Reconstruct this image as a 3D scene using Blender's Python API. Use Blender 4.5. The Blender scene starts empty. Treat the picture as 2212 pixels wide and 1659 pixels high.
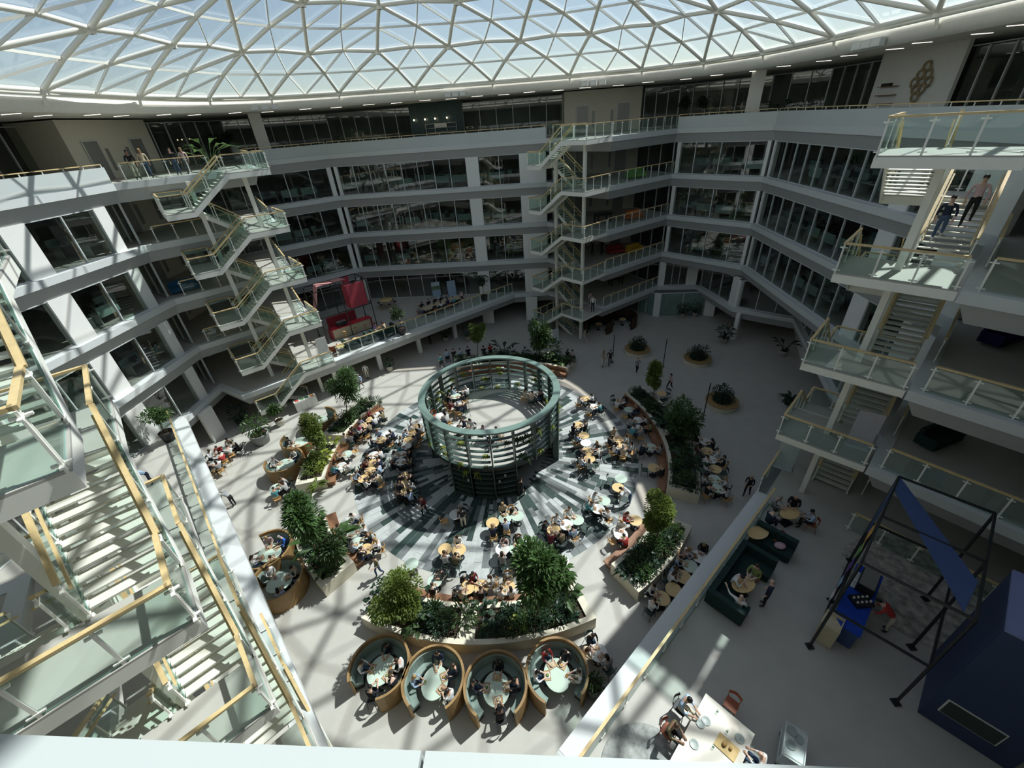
import bpy, math, random
from mathutils import Vector, Matrix
from mathutils.geometry import tessellate_polygon
R = random.Random(7)
SC = bpy.context.scene
COL = SC.collection
# ------------------------------------------------------------------ camera
FPX, PITCH, ROLL, EYE = 901.47, math.radians(32.343), math.radians(-4.481), 21.2
_f = Vector((0, math.cos(PITCH), -math.sin(PITCH))); _r = Vector((1, 0, 0)); _u = _r.cross(_f)
CR = math.cos(ROLL)*_r + math.sin(ROLL)*_u
CU = -math.sin(ROLL)*_r + math.cos(ROLL)*_u
cam = bpy.data.objects.new('camera', bpy.data.cameras.new('camera'))
COL.objects.link(cam)
cam.data.sensor_width = 36; cam.data.lens = FPX/2212*36
cam.data.clip_start = .02; cam.data.clip_end = 400
cam.matrix_world = Matrix(((CR.x, CU.x, -_f.x, 0), (CR.y, CU.y, -_f.y, 0), (CR.z, CU.z, -_f.z, EYE), (0, 0, 0, 1)))
SC.camera = cam
# ------------------------------------------------------------------ sky, sun, exposure
SUN = Vector((3.4, 2.25, 5.66)).normalized()
w = bpy.data.worlds.new('world'); SC.world = w; w.use_nodes = True
nt = w.node_tree; nt.nodes.clear()
sky = nt.nodes.new('ShaderNodeTexSky'); sky.sky_type = 'NISHITA'; sky.sun_disc = False
sky.sun_elevation = math.asin(SUN.z); sky.sun_rotation = math.atan2(SUN.x, SUN.y)
sky.air_density = 1.0; sky.dust_density = .6; sky.ozone_density = 1.2
bg = nt.nodes.new('ShaderNodeBackground'); bg.inputs[1].default_value = .115
hs = nt.nodes.new('ShaderNodeHueSaturation'); hs.inputs['Saturation'].default_value = 1.0; hs.inputs['Value'].default_value = 1.0
mw = nt.nodes.new('ShaderNodeMixRGB'); mw.blend_type = 'MULTIPLY'; mw.inputs[0].default_value = 1; mw.inputs[2].default_value = (1.10, 1.0, .88, 1)
wo = nt.nodes.new('ShaderNodeOutputWorld')
nt.links.new(sky.outputs[0], hs.inputs['Color']); nt.links.new(hs.outputs[0], mw.inputs[1]); nt.links.new(mw.outputs[0], bg.inputs[0]); nt.links.new(bg.outputs[0], wo.inputs[0])
sl = bpy.data.lights.new('sun', 'SUN'); sl.energy = 6.6; sl.angle = .014; sl.color = (1, .965, .90)
so = bpy.data.objects.new('sun', sl); COL.objects.link(so); so.location = (40, 40, 60)
so.rotation_euler = SUN.to_track_quat('Z', 'Y').to_euler()
SC.view_settings.view_transform = 'Standard'; SC.view_settings.look = 'None'
SC.view_settings.exposure = 0.12; SC.view_settings.gamma = 1; SC.view_settings.use_curve_mapping = False
SC.cycles.max_bounces = 10; SC.cycles.diffuse_bounces = 4; SC.cycles.glossy_bounces = 3
SC.cycles.transmission_bounces = 4; SC.cycles.transparent_max_bounces = 24
SC.cycles.caustics_reflective = False; SC.cycles.caustics_refractive = False
SC.cycles.sample_clamp_indirect = 6

def at(x, y, z):
    """point at height z seen at pixel x,y of the 2212x1659 frame"""
    d = ((x-1106)/FPX)*CR - ((y-829.5)/FPX)*CU + _f
    k = (z-EYE)/d.z
    return Vector((d.x*k, d.y*k, z))

# ------------------------------------------------------------------ materials
MATS = {}
def mat(name, col, rough=.55, metal=0., var=.06, scale=3., bump=0., spec=.4, emit=0., trans=0., sheen=0.):
    if name in MATS: return MATS[name]
    m = bpy.data.materials.new(name); m.use_nodes = True; MATS[name] = m
    n = m.node_tree.nodes; l = m.node_tree.links; p = n['Principled BSDF']
    p.inputs['Roughness'].default_value = rough; p.inputs['Metallic'].default_value = metal
    p.inputs['Specular IOR Level'].default_value = spec
    c = (*col, 1)
    if var > 0 or bump > 0:
        tc = n.new('ShaderNodeTexCoord'); nz = n.new('ShaderNodeTexNoise'); nz.inputs['Scale'].default_value = scale
        nz.inputs['Detail'].default_value = 4
        l.new(tc.outputs['Object'], nz.inputs['Vector'])
        cr = n.new('ShaderNodeValToRGB')
        cr.color_ramp.elements[0].position = .3; cr.color_ramp.elements[1].position = .7
        cr.color_ramp.elements[0].color = (*[max(0, v*(1-var)) for v in col], 1)
        cr.color_ramp.elements[1].color = (*[min(1, v*(1+var)) for v in col], 1)
        l.new(nz.outputs['Fac'], cr.inputs['Fac']); l.new(cr.outputs['Color'], p.inputs['Base Color'])
        if bump > 0:
            b = n.new('ShaderNodeBump'); b.inputs['Strength'].default_value = bump; b.inputs['Distance'].default_value = .02
            l.new(nz.outputs['Fac'], b.inputs['Height']); l.new(b.outputs['Normal'], p.inputs['Normal'])
    else:
        p.inputs['Base Color'].default_value = c
    if emit > 0:
        p.inputs['Emission Color'].default_value = c; p.inputs['Emission Strength'].default_value = emit
    if trans > 0:   # leaf-like translucency
        t = n.new('ShaderNodeBsdfTranslucent'); t.inputs[0].default_value = (min(1, col[0]*1.5), min(1, col[1]*1.5), col[2], 1)
        mx = n.new('ShaderNodeMixShader'); mx.inputs[0].default_value = trans
        l.new(p.outputs[0], mx.inputs[1]); l.new(t.outputs[0], mx.inputs[2])
        l.new(mx.outputs[0], n['Material Output'].inputs[0])
    return m

def glass(name, tint, refl=.08, haze=0., rough=.02):
    """thin architectural glass: clear with a surface reflection and an optional milky interlayer"""
    if name in MATS: return MATS[name]
    m = bpy.data.materials.new(name); m.use_nodes = True; MATS[name] = m
    n = m.node_tree.nodes; l = m.node_tree.links; n.remove(n['Principled BSDF'])
    t = n.new('ShaderNodeBsdfTransparent'); t.inputs[0].default_value = (*tint, 1)
    g = n.new('ShaderNodeBsdfGlossy'); g.inputs['Roughness'].default_value = rough
    lw = n.new('ShaderNodeLayerWeight'); lw.inputs[0].default_value = .5
    pw = n.new('ShaderNodeMath'); pw.operation = 'POWER'; pw.inputs[1].default_value = 5; l.new(lw.outputs['Facing'], pw.inputs[0])
    ad = n.new('ShaderNodeMath'); ad.operation = 'MULTIPLY_ADD'; ad.inputs[1].default_value = .85; ad.inputs[2].default_value = refl
    l.new(pw.outputs[0], ad.inputs[0])
    mx = n.new('ShaderNodeMixShader'); l.new(ad.outputs[0], mx.inputs[0]); l.new(t.outputs[0], mx.inputs[1]); l.new(g.outputs[0], mx.inputs[2])
    last = mx
    if haze > 0:
        d = n.new('ShaderNodeBsdfTranslucent'); d.inputs[0].default_value = (.9, .95, 1, 1)
        m2 = n.new('ShaderNodeMixShader'); m2.inputs[0].default_value = haze
        l.new(mx.outputs[0], m2.inputs[1]); l.new(d.outputs[0], m2.inputs[2]); last = m2
    l.new(last.outputs[0], n['Material Output'].inputs[0])
    return m

M_FLOOR = mat('terrazzo_floor', (.45, .435, .385), .45, var=.05, scale=1.2, spec=.35)
M_WHITE = mat('white_paint', (.82, .81, .76), .5, var=.02)
M_STEEL = mat('white_steel', (.90, .885, .79), .4, var=.02)
M_FASC = mat('grey_white_panel', (.62, .64, .62), .5, var=.02)
M_BULK = mat('grey_bulkhead', (.42, .425, .415), .6, var=.02)
M_PARA = mat('parapet_panel', (.55, .59, .57), .5, var=.02, scale=.6)
M_CEIL = mat('ceiling_white', (.80, .77, .70), .7, var=.02)
M_DCEIL = mat('dark_ceiling', (.10, .10, .10), .8, var=.1)
M_INT = mat('interior_wall', (.34, .34, .31), .8, var=.3, scale=.25)
M_INFL = mat('office_floor', (.34, .33, .30), .6, var=.1, scale=.4)
M_BEIGE = mat('beige_core_wall', (.62, .58, .48), .6, var=.03)
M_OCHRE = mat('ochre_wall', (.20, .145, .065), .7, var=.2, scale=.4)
M_WOOD = mat('oak_rail', (.66, .50, .25), .45, var=.10, scale=6)
M_WOODT = mat('oak_table', (.66, .47, .22), .4, var=.08, scale=8)
M_WOODB = mat('walnut_bench', (.27, .135, .07), .5, var=.12, scale=5)
M_STONE = mat('cream_planter', (.66, .61, .48), .7, var=.06, scale=2, bump=.1)
M_GREEN = mat('dark_green_steel', (.06, .095, .08), .4, var=.05)
M_MINT = mat('mint_tabletop', (.50, .60, .50), .35, var=.03)
M_WTOP = mat('white_tabletop', (.72, .72, .68), .35, var=.03)
M_BLACK = mat('black_metal', (.02, .022, .022), .4, var=.0)
M_SOIL = mat('soil', (.05, .035, .022), .9, var=.4, scale=12, bump=.5)
M_ALU = mat('window_aluminium', (.60, .62, .60), .4, var=.02)
M_LIFT = mat('lift_door', (.30, .29, .27), .35, metal=.4, var=.05)
G_RAIL = glass('railing_glass', (.90, .965, .94), .05)
G_EDGE = mat('glass_edge_green', (.30, .52, .45), .2, var=0)
G_WIN = glass('window_glass', (.62, .68, .65), .12)
G_DOME = glass('dome_glass', (.80, .88, .94), .06, haze=.05)

# ------------------------------------------------------------------ mesh helpers
class MB:
    def __init__(s): s.v = []; s.f = []; s.m = []; s.mi = 0; s.sm = []
    def add(s, vs, fs, smooth=False):
        o = len(s.v); s.v += [tuple(v) for v in vs]
        for f in fs: s.f.append(tuple(i+o for i in f)); s.m.append(s.mi); s.sm.append(smooth)
    def box(s, x0, y0, z0, x1, y1, z1, M=None):
        vs = [Vector((x, y, z)) for z in (z0, z1) for x, y in ((x0, y0), (x1, y0), (x1, y1), (x0, y1))]
        if M: vs = [M @ v for v in vs]
        s.add(vs, [(3, 2, 1, 0), (4, 5, 6, 7), (0, 1, 5, 4), (1, 2, 6, 5), (2, 3, 7, 6), (3, 0, 4, 7)])
    def prism(s, poly, z0, z1):
        n = len(poly)
        s.add([(p[0], p[1], z0) for p in poly] + [(p[0], p[1], z1) for p in poly],
              [tuple(range(n-1, -1, -1)), tuple(range(n, 2*n))] + [(i, (i+1) % n, (i+1) % n+n, i+n) for i in range(n)])
    def beam(s, a, b, wd, h, up=Vector((0, 0, 1))):
        """rectangular bar a->b, wd wide sideways, h tall"""
        a = Vector(a); b = Vector(b); d = (b-a).normalized(); sd = d.cross(up)
        if sd.length < 1e-4: sd = Vector((1, 0, 0))
        sd.normalize(); u = sd.cross(d).normalized()
        c = []
        for p in (a, b):
            for i, j in ((-1, -1), (1, -1), (1, 1), (-1, 1)): c.append(p + sd*(wd/2*i) + u*(h/2*j))
        s.add(c, [(0, 1, 2, 3), (7, 6, 5, 4), (0, 4, 5, 1), (1, 5, 6, 2), (2, 6, 7, 3), (3, 7, 4, 0)])
    def tube(s, a, b, r, n=8, r2=None, caps=True):
        a = Vector(a); b = Vector(b); d = (b-a).normalized()
        x = d.orthogonal().normalized(); y = d.cross(x); r2 = r if r2 is None else r2
        vs = [a + (x*math.cos(t)+y*math.sin(t))*r for t in [2*math.pi*i/n for i in range(n)]] + \
             [b + (x*math.cos(t)+y*math.sin(t))*r2 for t in [2*math.pi*i/n for i in range(n)]]
        s.add(vs, [(i, (i+1) % n, (i+1) % n+n, i+n) for i in range(n)], True)
        if caps: s.add(vs, [tuple(range(n-1, -1, -1)), tuple(range(n, 2*n))])
    def path(s, pts, r, n=6):
        for a, b in zip(pts, pts[1:]): s.tube(a, b, r, n)
    def lathe(s, prof, n=16, c=(0, 0), a0=0, a1=2*math.pi, smooth=True):
        full = abs(a1-a0-2*math.pi) < 1e-6; k = n if full else n+1
        vs = [(c[0]+r*math.cos(a0+(a1-a0)*i/n), c[1]+r*math.sin(a0+(a1-a0)*i/n), z) for r, z in prof for i in range(k)]
        fs = []
        for j in range(len(prof)-1):
            for i in range(n):
                i2 = (i+1) % k
                fs.append((j*k+i, j*k+i2, (j+1)*k+i2, (j+1)*k+i))
        s.add(vs, fs, smooth)
        if not full:
            s.add([(c[0]+r*math.cos(t), c[1]+r*math.sin(t), z) for t in (a0, a1) for r, z in prof],
                  [tuple(range(len(prof))), tuple(range(2*len(prof)-1, len(prof)-1, -1))])
    def ell(s, c, r, n=8, m=6, M=None):
        vs = [Vector((0, 0, -r[2]))]; 
        for j in range(1, m):
            t = math.pi*j/m
            for i in range(n):
                p = 2*math.pi*i/n; vs.append(Vector((r[0]*math.sin(t)*math.cos(p), r[1]*math.sin(t)*math.sin(p), -r[2]*math.cos(t))))
        vs.append(Vector((0, 0, r[2])))
        fs = [(0, 1+(i+1) % n, 1+i) for i in range(n)]
        for j in range(m-2):
            for i in range(n): a = 1+j*n; fs.append((a+i, a+(i+1) % n, a+n+(i+1) % n, a+n+i))
        e = len(vs)-1; a = 1+(m-2)*n; fs += [(a+i, a+(i+1) % n, e) for i in range(n)]
        if M: vs = [M @ v for v in vs]
        s.add([v+Vector(c) for v in vs], fs, True)
    def quad(s, a, b, c, d): s.add([a, b, c, d], [(0, 1, 2, 3)])
    def mesh(s, name, mats):
        me = bpy.data.meshes.new(name); me.from_pydata(s.v, [], s.f); me.update()
        for m in (mats if isinstance(mats, (list, tuple)) else [mats]): me.materials.append(m)
        me.polygons.foreach_set('material_index', s.m); me.polygons.foreach_set('use_smooth', s.sm)
        return me
    def build(s, name, mats, parent=None, loc=None, rz=0):
        return obj(name, s.mesh(name, mats), parent, loc, rz)

def obj(name, me, parent=None, loc=None, rz=0):
    o = bpy.data.objects.new(name, me); COL.objects.link(o)
    if parent: o.parent = parent
    if loc is not None: o.location = loc
    if rz: o.rotation_euler = (0, 0, rz)
    return o
KIDS = {}
def tag(o, label=None, cat=None, group=None, kind=None):
    if label: o['label'] = label
    if cat: o['category'] = cat
    if group: o['group'] = group
    if kind: o['kind'] = kind
    return o
def empty(name, loc=(0, 0, 0), rz=0):
    o = bpy.data.objects.new(name, None); COL.objects.link(o); o.location = loc; o.rotation_euler = (0, 0, rz)
    o.empty_display_size = .2
    return o
def struct(o): o['kind'] = 'structure'; return o
def copy_tree(o, loc=None, rz=None, parent=None, kids=None):
    c = o.copy(); COL.objects.link(c); c.parent = parent
    if loc is not None: c.location = loc
    if rz is not None: c.rotation_euler = (0, 0, rz)
    for ch in (kids if kids is not None else list(o.children)):
        copy_tree(ch, parent=c)
    return c
ORD = ['zeroth', 'first', 'second', 'third', 'fourth', 'fifth', 'sixth', 'seventh', 'eighth', 'ninth', 'tenth', 'eleventh', 'twelfth', 'thirteenth', 'fourteenth', 'fifteenth', 'sixteenth', 'seventeenth', 'eighteenth', 'nineteenth']
TENS = ['', '', 'twent', 'thirt', 'fort', 'fift', 'sixt', 'sevent', 'eight', 'ninet']
def ordinal(i):
    if i < 20: return ORD[i]
    if i % 10 == 0: return TENS[i//10]+'ieth'
    return TENS[i//10]+'y-'+ORD[i % 10]
PEND = {}
def pend(o, desc, where, cat, group, key):
    """label a repeat later: 'desc, <ordinal> clockwise/along where' by a sorting key"""
    PEND.setdefault((desc, where), []).append((key, o)); o['category'] = cat; o['group'] = group
def flush_labels():
    for (desc, where), lst in PEND.items():
        lst.sort(key=lambda t: t[0])
        for i, (_, o) in enumerate(lst):
            o['label'] = f'{desc} {where}' if len(lst) == 1 else f'{ordinal(i+1)} {desc} {where}'

# ------------------------------------------------------------------ plan of the atrium (metres)
LV = {k: 3.35+4*(k-1) for k in range(1, 6)}            # floor tops
CEN = Vector((-1.6, 24.1))
P_TYP = [(-25.1, 31.3), (-18.4, 37.2), (-23.5, 45.7), (-17.2, 50.2), (5.25, 48.2), (10.4, 41.9), (18.1, 47.1), (23.75, 40.5),
         (21.8, 18.4), (15.25, 12.85), (20.8, 5.2), (14.8, -1.1), (-9.2, 1.1), (-13.9, 7.7), (-21.7, 2.3), (-27.1, 8.5)]
P_L1 = [(-25.1, 31.3), (-22.4, 29.6), (-16.2, 34.4), (1.2, 48.3), (5.25, 48.2), (10.4, 41.9), (18.1, 47.1), (22.4, 46.4), (23.2, 39.5), (27.3, 35.9), (22.6, 24),
        (21.8, 18.4), (18.1, 20.3), (12.8, 15.5), (.6, 5.2), (-3.5, .7), (-6.5, 4.8), (-25.4, 27.0)]
OUT = [(-42, -14), (40, -14), (40, 64), (-42, 64)]
def offs(poly, d):
    """polygon moved outward (into the building) by d, mitred; poly is clockwise seen from above"""
    n = len(poly); out = []
    for i in range(n):
        p0, p1, p2 = (Vector(poly[(i+k-1) % n]) for k in range(3))
        a = (p1-p0).normalized(); b = (p2-p1).normalized()
        na = Vector((-a.y, a.x)); nb = Vector((-b.y, b.x)); m = (na+nb)
        k = d/max(.35, (1+na.dot(nb)))
        out.append((p1.x+m.x*k, p1.y+m.y*k))
    return out
def ringslab(name, hole, z0, z1, mats, outer=OUT):
    """floor plate with the atrium cut out: top, underside and rim"""
    L = [[Vector((x, y, 0)) for x, y in outer], [Vector((x, y, 0)) for x, y in hole]]
    tri = tessellate_polygon(L); V = [v for p in L for v in p]; n = len(V); b = MB()
    b.add([(v.x, v.y, z1) for v in V], [tuple(t) for t in tri]); b.mi = 1
    b.add([(v.x, v.y, z0) for v in V], [tuple(reversed(t)) for t in tri])
    h = len(hole); b.mi = 1
    b.add([(x, y, z) for z in (z0, z1) for x, y in hole], [(i, (i+1) % h, (i+1) % h+h, i+h) for i in range(h)])
    return struct(b.build(name, mats))
# ground
gb = MB(); gb.prism(OUT, -.4, 0); struct(gb.build('floor', M_FLOOR))
TR = [0]
def trim(mb, m):
    TR[0] += 1; return struct(mb.build(f'trim_{TR[0]}', m))
for k in range(1, 6):
    P = P_L1 if k == 1 else P_TYP
    z = LV[k]; fbz = z-.42
    I = offs(P, .45)
    ringslab(f'floor_{k}', I, fbz-.78, z-.02, [M_FLOOR, M_CEIL])
    O0, O1, O2 = P, offs(P, .10), offs(P, .45)
    n = len(P)
    for i in range(n):
        j = (i+1) % n
        if k < 5 and i in ((10, 11, 12, 13, 14) if k > 1 else (14,)): pass
        b = MB()   # ledge and fascia of this edge
        b.add([(*O2[i], z-.02), (*O2[j], z-.02), (*O2[j], z), (*O2[i], z), (*O0[i], z), (*O0[j], z), (*O0[i], fbz), (*O0[j], fbz), (*O1[i], fbz), (*O1[j], fbz)],
              [(0, 1, 2, 3), (3, 2, 5, 4), (4, 5, 7, 6), (6, 7, 9, 8)])
        trim(b, M_FASC)
        b = MB()   # set-back bulkhead below
        b.add([(*O1[i], fbz), (*O1[j], fbz), (*O2[j], fbz-.78), (*O2[i], fbz-.78)], [(0, 1, 2, 3)])
        trim(b, M_BULK)
# outer building walls (rear of the offices), ground rear wall
HULL = [(-34, 2), (-34, 36), (-30, 51), (-18, 58), (6, 57), (22, 55.5), (32, 44), (30.5, 16), (25, -2), (14, -9), (-10, -8), (-27, -4)]
b = MB(); h = len(HULL)
b.add([(x, y, z) for z in (3.35, 19.0) for x, y in HULL], [(i, (i+1) % h, (i+1) % h+h, i+h) for i in range(h)])
struct(b.build('wall_office', M_INT))
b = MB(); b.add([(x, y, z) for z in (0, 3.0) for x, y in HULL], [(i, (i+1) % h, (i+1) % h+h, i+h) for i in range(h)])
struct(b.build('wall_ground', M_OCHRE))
# top floor rear glass wall ring and roof
HULL5 = [(-32.5, 2), (-32.5, 35), (-27, 50.5), (-18, 55.0), (6, 53.6), (20, 52.6), (28.6, 42), (27, 16), (24, -2), (14, -7), (-10, -6), (-26, -2)]
b = MB(); H2 = [(x*1.12, (y-24)*1.12+24) for x, y in HULL5]
b.add([(x, y, z) for z in (19.35, 24.2) for x, y in H2], [(i, (i+1) % h, (i+1) % h+h, i+h) for i in range(h)])
struct(b.build('wall_top_floor', M_INT))
ROOFZ = 23.3; NS = 120
RC = Vector((-1.2, 24.0)); RAX, RAY = 23.7, 23.6
def rim(a, f=1., d=0., e=4.):
    """point of the rounded-square roof opening in direction a, scaled by f, moved outward by d"""
    c, s_ = math.cos(a), math.sin(a)
    k = (abs(c)**e+abs(s_)**e)**(-1/e)
    return Vector((RC.x+(RAX*f+d)*k*c, RC.y+(RAY*f+d)*k*s_))
def rimpoly(d): return [tuple(rim(-2*math.pi*i/NS, 1, d)) for i in range(NS)]
ringslab('ceiling', rimpoly(.3), ROOFZ, ROOFZ+.7, [M_WHITE, M_CEIL])
def rimsweep(prof):
    b = MB(); k = len(prof)
    vs = [(*rim(2*math.pi*i/NS, 1, r), z) for i in range(NS) for r, z in prof]
    b.add(vs, [(i*k+j, ((i+1) % NS)*k+j, ((i+1) % NS)*k+j+1, i*k+j+1) for i in range(NS) for j in range(k-1)], True)
    return b
# ring beam: curved white fascia below the dome
b = rimsweep([(.3, ROOFZ), (.15, ROOFZ-.05), (-.05, ROOFZ+.45), (-.05, ROOFZ+.62), (.3, ROOFZ+.62)])
trim(b, M_WHITE)
b = rimsweep([(-.35+.11*math.cos(t), ROOFZ+.78+.11*math.sin(t)) for t in [math.pi*2*i/8 for i in range(9)]])
trim(b, M_STEEL)

# ------------------------------------------------------------------ dome
def dome_z(f): return .75 + 6.0*(1-f**2)
dome = empty('glass_dome', (RC.x, RC.y, ROOFZ)); tag(dome, 'white triangulated steel and glass dome over the atrium', 'dome')
rings = [(.985, 26, 0), (.78, 24, .5), (.57, 18, .25), (.37, 12, .1), (.18, 6, .3), (0, 1, 0)]
NODES = []; RI = []
for r, n, o in rings:
    RI.append(list(range(len(NODES), len(NODES)+n)))
    for i in range(n):
        a = math.radians(87)+2*math.pi*(i+o)/n
        a += .07*math.sin(4*a)*(r**2)          # even out the spacing along the flattened sides
        p = rim(a, r, 0, 2+2*r*r)-RC
        NODES.append(Vector((p.x, p.y, dome_z(r))))
tris = []
for A, B in zip(RI, RI[1:]):
    na, nb = len(A), len(B)
    if nb == 1:
        for i in range(na): tris.append((A[i], A[(i+1) % na], B[0]))
        continue
    ang = lambda k: math.atan2(NODES[k].y, NODES[k].x)
    i0 = 0; j0 = min(range(nb), key=lambda j: abs((ang(B[j])-ang(A[0])+math.pi) % (2*math.pi)-math.pi))
    i = j = 0
    while i < na or j < nb:
        ai, an = A[(i0+i) % na], A[(i0+i+1) % na]; bj, bn = B[(j0+j) % nb], B[(j0+j+1) % nb]
        if j >= nb or (i < na and (NODES[an]-NODES[bj]).length <= (NODES[bn]-NODES[ai]).length): tris.append((ai, an, bj)); i += 1
        else: tris.append((ai, bn, bj)); j += 1
MID = {}
def midn(a, b):
    k = (min(a, b), max(a, b))
    if k not in MID:
        m = (NODES[a]+NODES[b])/2
        if not (a in RI[0] and b in RI[0]): m = m+Vector((0, 0, .12))
        MID[k] = m
    return MID[k]
prim = set(); sec = []; panes = []
for t in tris:
    for a, c in ((0, 1), (1, 2), (2, 0)): prim.add((min(t[a], t[c]), max(t[a], t[c])))
    m = [midn(t[0], t[1]), midn(t[1], t[2]), midn(t[2], t[0])]
    sec += [(m[0], m[1]), (m[1], m[2]), (m[2], m[0])]
    p = [NODES[k] for k in t]
    panes += [(p[0], m[0], m[2]), (p[1], m[1], m[0]), (p[2], m[2], m[1]), (m[0], m[1], m[2])]
def near_key(p):  # large in view: far half, low over the rim
    return -(p.y*1.0 - abs(p.x)*.15 + math.hypot(p.x, p.y)*.8)
rest = MB(); cnt = 0
for q in sorted(panes, key=lambda q: near_key((q[0]+q[1]+q[2])/3)):
    c = (q[0]+q[1]+q[2])/3; vs = [c+(v-c)*.965+Vector((0, 0, .16)) for v in q]
    if cnt < 300:
        b = MB(); b.add([v-c for v in vs], [(0, 1, 2)]); b.build('pane', G_DOME, dome, c)
    else: rest.add(vs, [(0, 1, 2)])
    cnt += 1
tag(rest.build('upper_panes', G_DOME, dome), kind='stuff')
# primary tubes, slim secondary T-bars, node discs
for a, c in prim:
    A, C = NODES[a], NODES[c]; M = midn(a, c)
    b = MB(); b.tube(A, M, .135, 8, caps=False); b.tube(M, C, .135, 8, caps=False); b.build('tube', M_STEEL, dome)
restb = MB(); cnt = 0
for A, C in sorted(sec, key=lambda q: near_key((q[0]+q[1])/2)):
    u = Vector((0, 0, 1))
    if cnt < 300:
        b = MB(); b.beam(A, C, .065, .13); b.build('glazing_bar', M_STEEL, dome)
    else: restb.beam(A, C, .065, .13)
    cnt += 1
tag(restb.build('upper_bars', M_STEEL, dome), kind='stuff')
M_NODE = mat('node_grey', (.25, .24, .22), .5)
nm = MB(); nm.tube((0, 0, -.22), (0, 0, .1), .2, 10); nmesh = nm.mesh('node_hub', M_STEEL)
nd = MB(); nd.tube((0, 0, -.24), (0, 0, -.215), .07, 8); ndmesh = nd.mesh('node_bolt', M_NODE)
for k, v in enumerate(NODES):
    o = obj('node_hub', nmesh, dome, v); obj('node_bolt', ndmesh, o)
for i in RI[0]:   # short bearings that carry the dome on the ring beam
    v = NODES[i]; d = Vector((v.x, v.y, 0)).normalized()
    b = MB(); b.tube(v, v+d*.25+Vector((0, 0, -.65)), .09, 6); b.build('bearing', M_STEEL, dome)
# ------------------------------------------------------------------ window walls
V2 = lambda p: Vector((p[0], p[1]))
WN = [0]
_mul = {}
def mull_mesh(h):
    k = round(h, 2)
    if k not in _mul:
        b = MB(); b.box(-.035, -.08, 0, .035, .06, h); _mul[k] = b.mesh('mullion', M_ALU)
    return _mul[k]
def window_wall(p0, p1, z0, z1, segs, inset=.5, wallm=None, gm=None):
    """segs: (d0, d1, kind, breaks) along p0->p1; kind g = glazed, w = white wall"""
    p0, p1 = V2(p0), V2(p1); d = (p1-p0).normalized(); n = Vector((-d.y, d.x)); L = (p1-p0).length
    rz = math.atan2(d.y, d.x)
    for s in segs:
        a, c, kind = s[0], min(s[1], L), s[2]
        if c <= a: continue
        q = p0+n*inset
        if kind == 'w':
            b = MB(); b.box(0, -.12, 0, c-a, .3, z1-z0)
            o = b.build('wall_pier', wallm or M_WHITE, None, (q.x+d.x*a, q.y+d.y*a, z0), rz); struct(o)
        else:
            WN[0] += 1
            e = empty(f'window_{WN[0]}', (q.x+d.x*a, q.y+d.y*a, z0), rz); struct(e)
            br = [x-a for x in s[3]] if isinstance(s[3], (list, tuple)) else [(c-a)*i/s[3] for i in range(s[3]+1)]
            for x0, x1 in zip(br, br[1:]):
                b = MB(); b.quad((x0, 0, .04), (x1, 0, .04), (x1, 0, z1-z0-.04), (x0, 0, z1-z0-.04)); b.build('pane', gm or G_WIN, e)
            for x in br: obj('mullion', mull_mesh(z1-z0), e, (x, 0, 0))
            for zz in (0, z1-z0-.05):
                b = MB(); b.box(0, -.08, zz, br[-1], .05, zz+.05); b.build('frame', M_ALU, e)
for k in range(1, 5):
    z0, z1 = LV[k], LV[k+1]-1.2
    T = P_TYP
    window_wall(T[2], T[3], z0, z1, [(-2.5, 7.3, 'g', [-2.5, .3, 3.0, 5.4, 7.3]), (7.3, 7.75, 'w')])
    window_wall(T[3], T[4], z0, z1, [(0, .35, 'w'), (.35, 14.2, 'g', 8), (14.2, 15.5, 'w'), (15.5, 19.8, 'g', 2), (19.8, 22.6, 'w')])
    if k > 1:
        window_wall(T[6], T[7], z0, z1, [(0, .35, 'w'), (.35, 8.4, 'g', [.35, 1.9, 4.4, 6.9, 8.4]), (8.4, 8.7, 'w')])
        window_wall(T[7], T[8], z0, z1, [(0, .3, 'w'), (.3, 15.2, 'g', 9), (15.2, 16.6, 'w'), (16.6, 19.6, 'g', 1), (19.6, 22.3, 'w')])
    else:
        Q = P_L1
        window_wall(Q[6], Q[7], z0, z1, [(0, .7, 'w'), (.7, 3.2, 'g', 3), (3.2, 4.4, 'w')])
        window_wall(Q[7], Q[8], z0, z1, [(0, 5.6, 'g', 3), (5.6, 7, 'w')])
        window_wall(Q[8], Q[9], z0, z1, [(0, .3, 'w'), (.3, 5.5, 'g', 3)])
        window_wall(Q[9], Q[10], z0, z1, [(0, 12.8, 'g', 6)])
    window_wall(T[15], T[0], z0, z1, [(1.0, 9.6, 'g', 4), (9.6, 11.0, 'w'), (11.0, 15.3, 'g', 2), (15.3, 16.7, 'w'), (16.7, 20.95, 'g', 2), (20.95, 21.8, 'w')])
    window_wall(T[10], T[11], z0, z1, [(0, 8.5, 'g', 4)]); window_wall(T[14], T[15], z0, z1, [(0, 8.5, 'g', 4)])
# lobby glazing set back behind the stair bays
def rot_about(v, a):
    v = Vector(v)-CEN; return CEN+Vector((v.x*math.cos(a)-v.y*math.sin(a), v.x*math.sin(a)+v.y*math.cos(a)))
for a in (0, 87.5, -87.7):
    ar = math.radians(a)
    for k in range(1, 5):
        for p, q, m in (((16.05, 52.7), (18.3, 47.9), 3), ((5.3, 48.9), (7.75, 52.7), 3)):
            p, q = rot_about(p, ar), rot_about(q, ar); window_wall(p, q, LV[k], LV[k+1]-1.2, [(0, (q-p).length, 'g', m)], inset=0)

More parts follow.
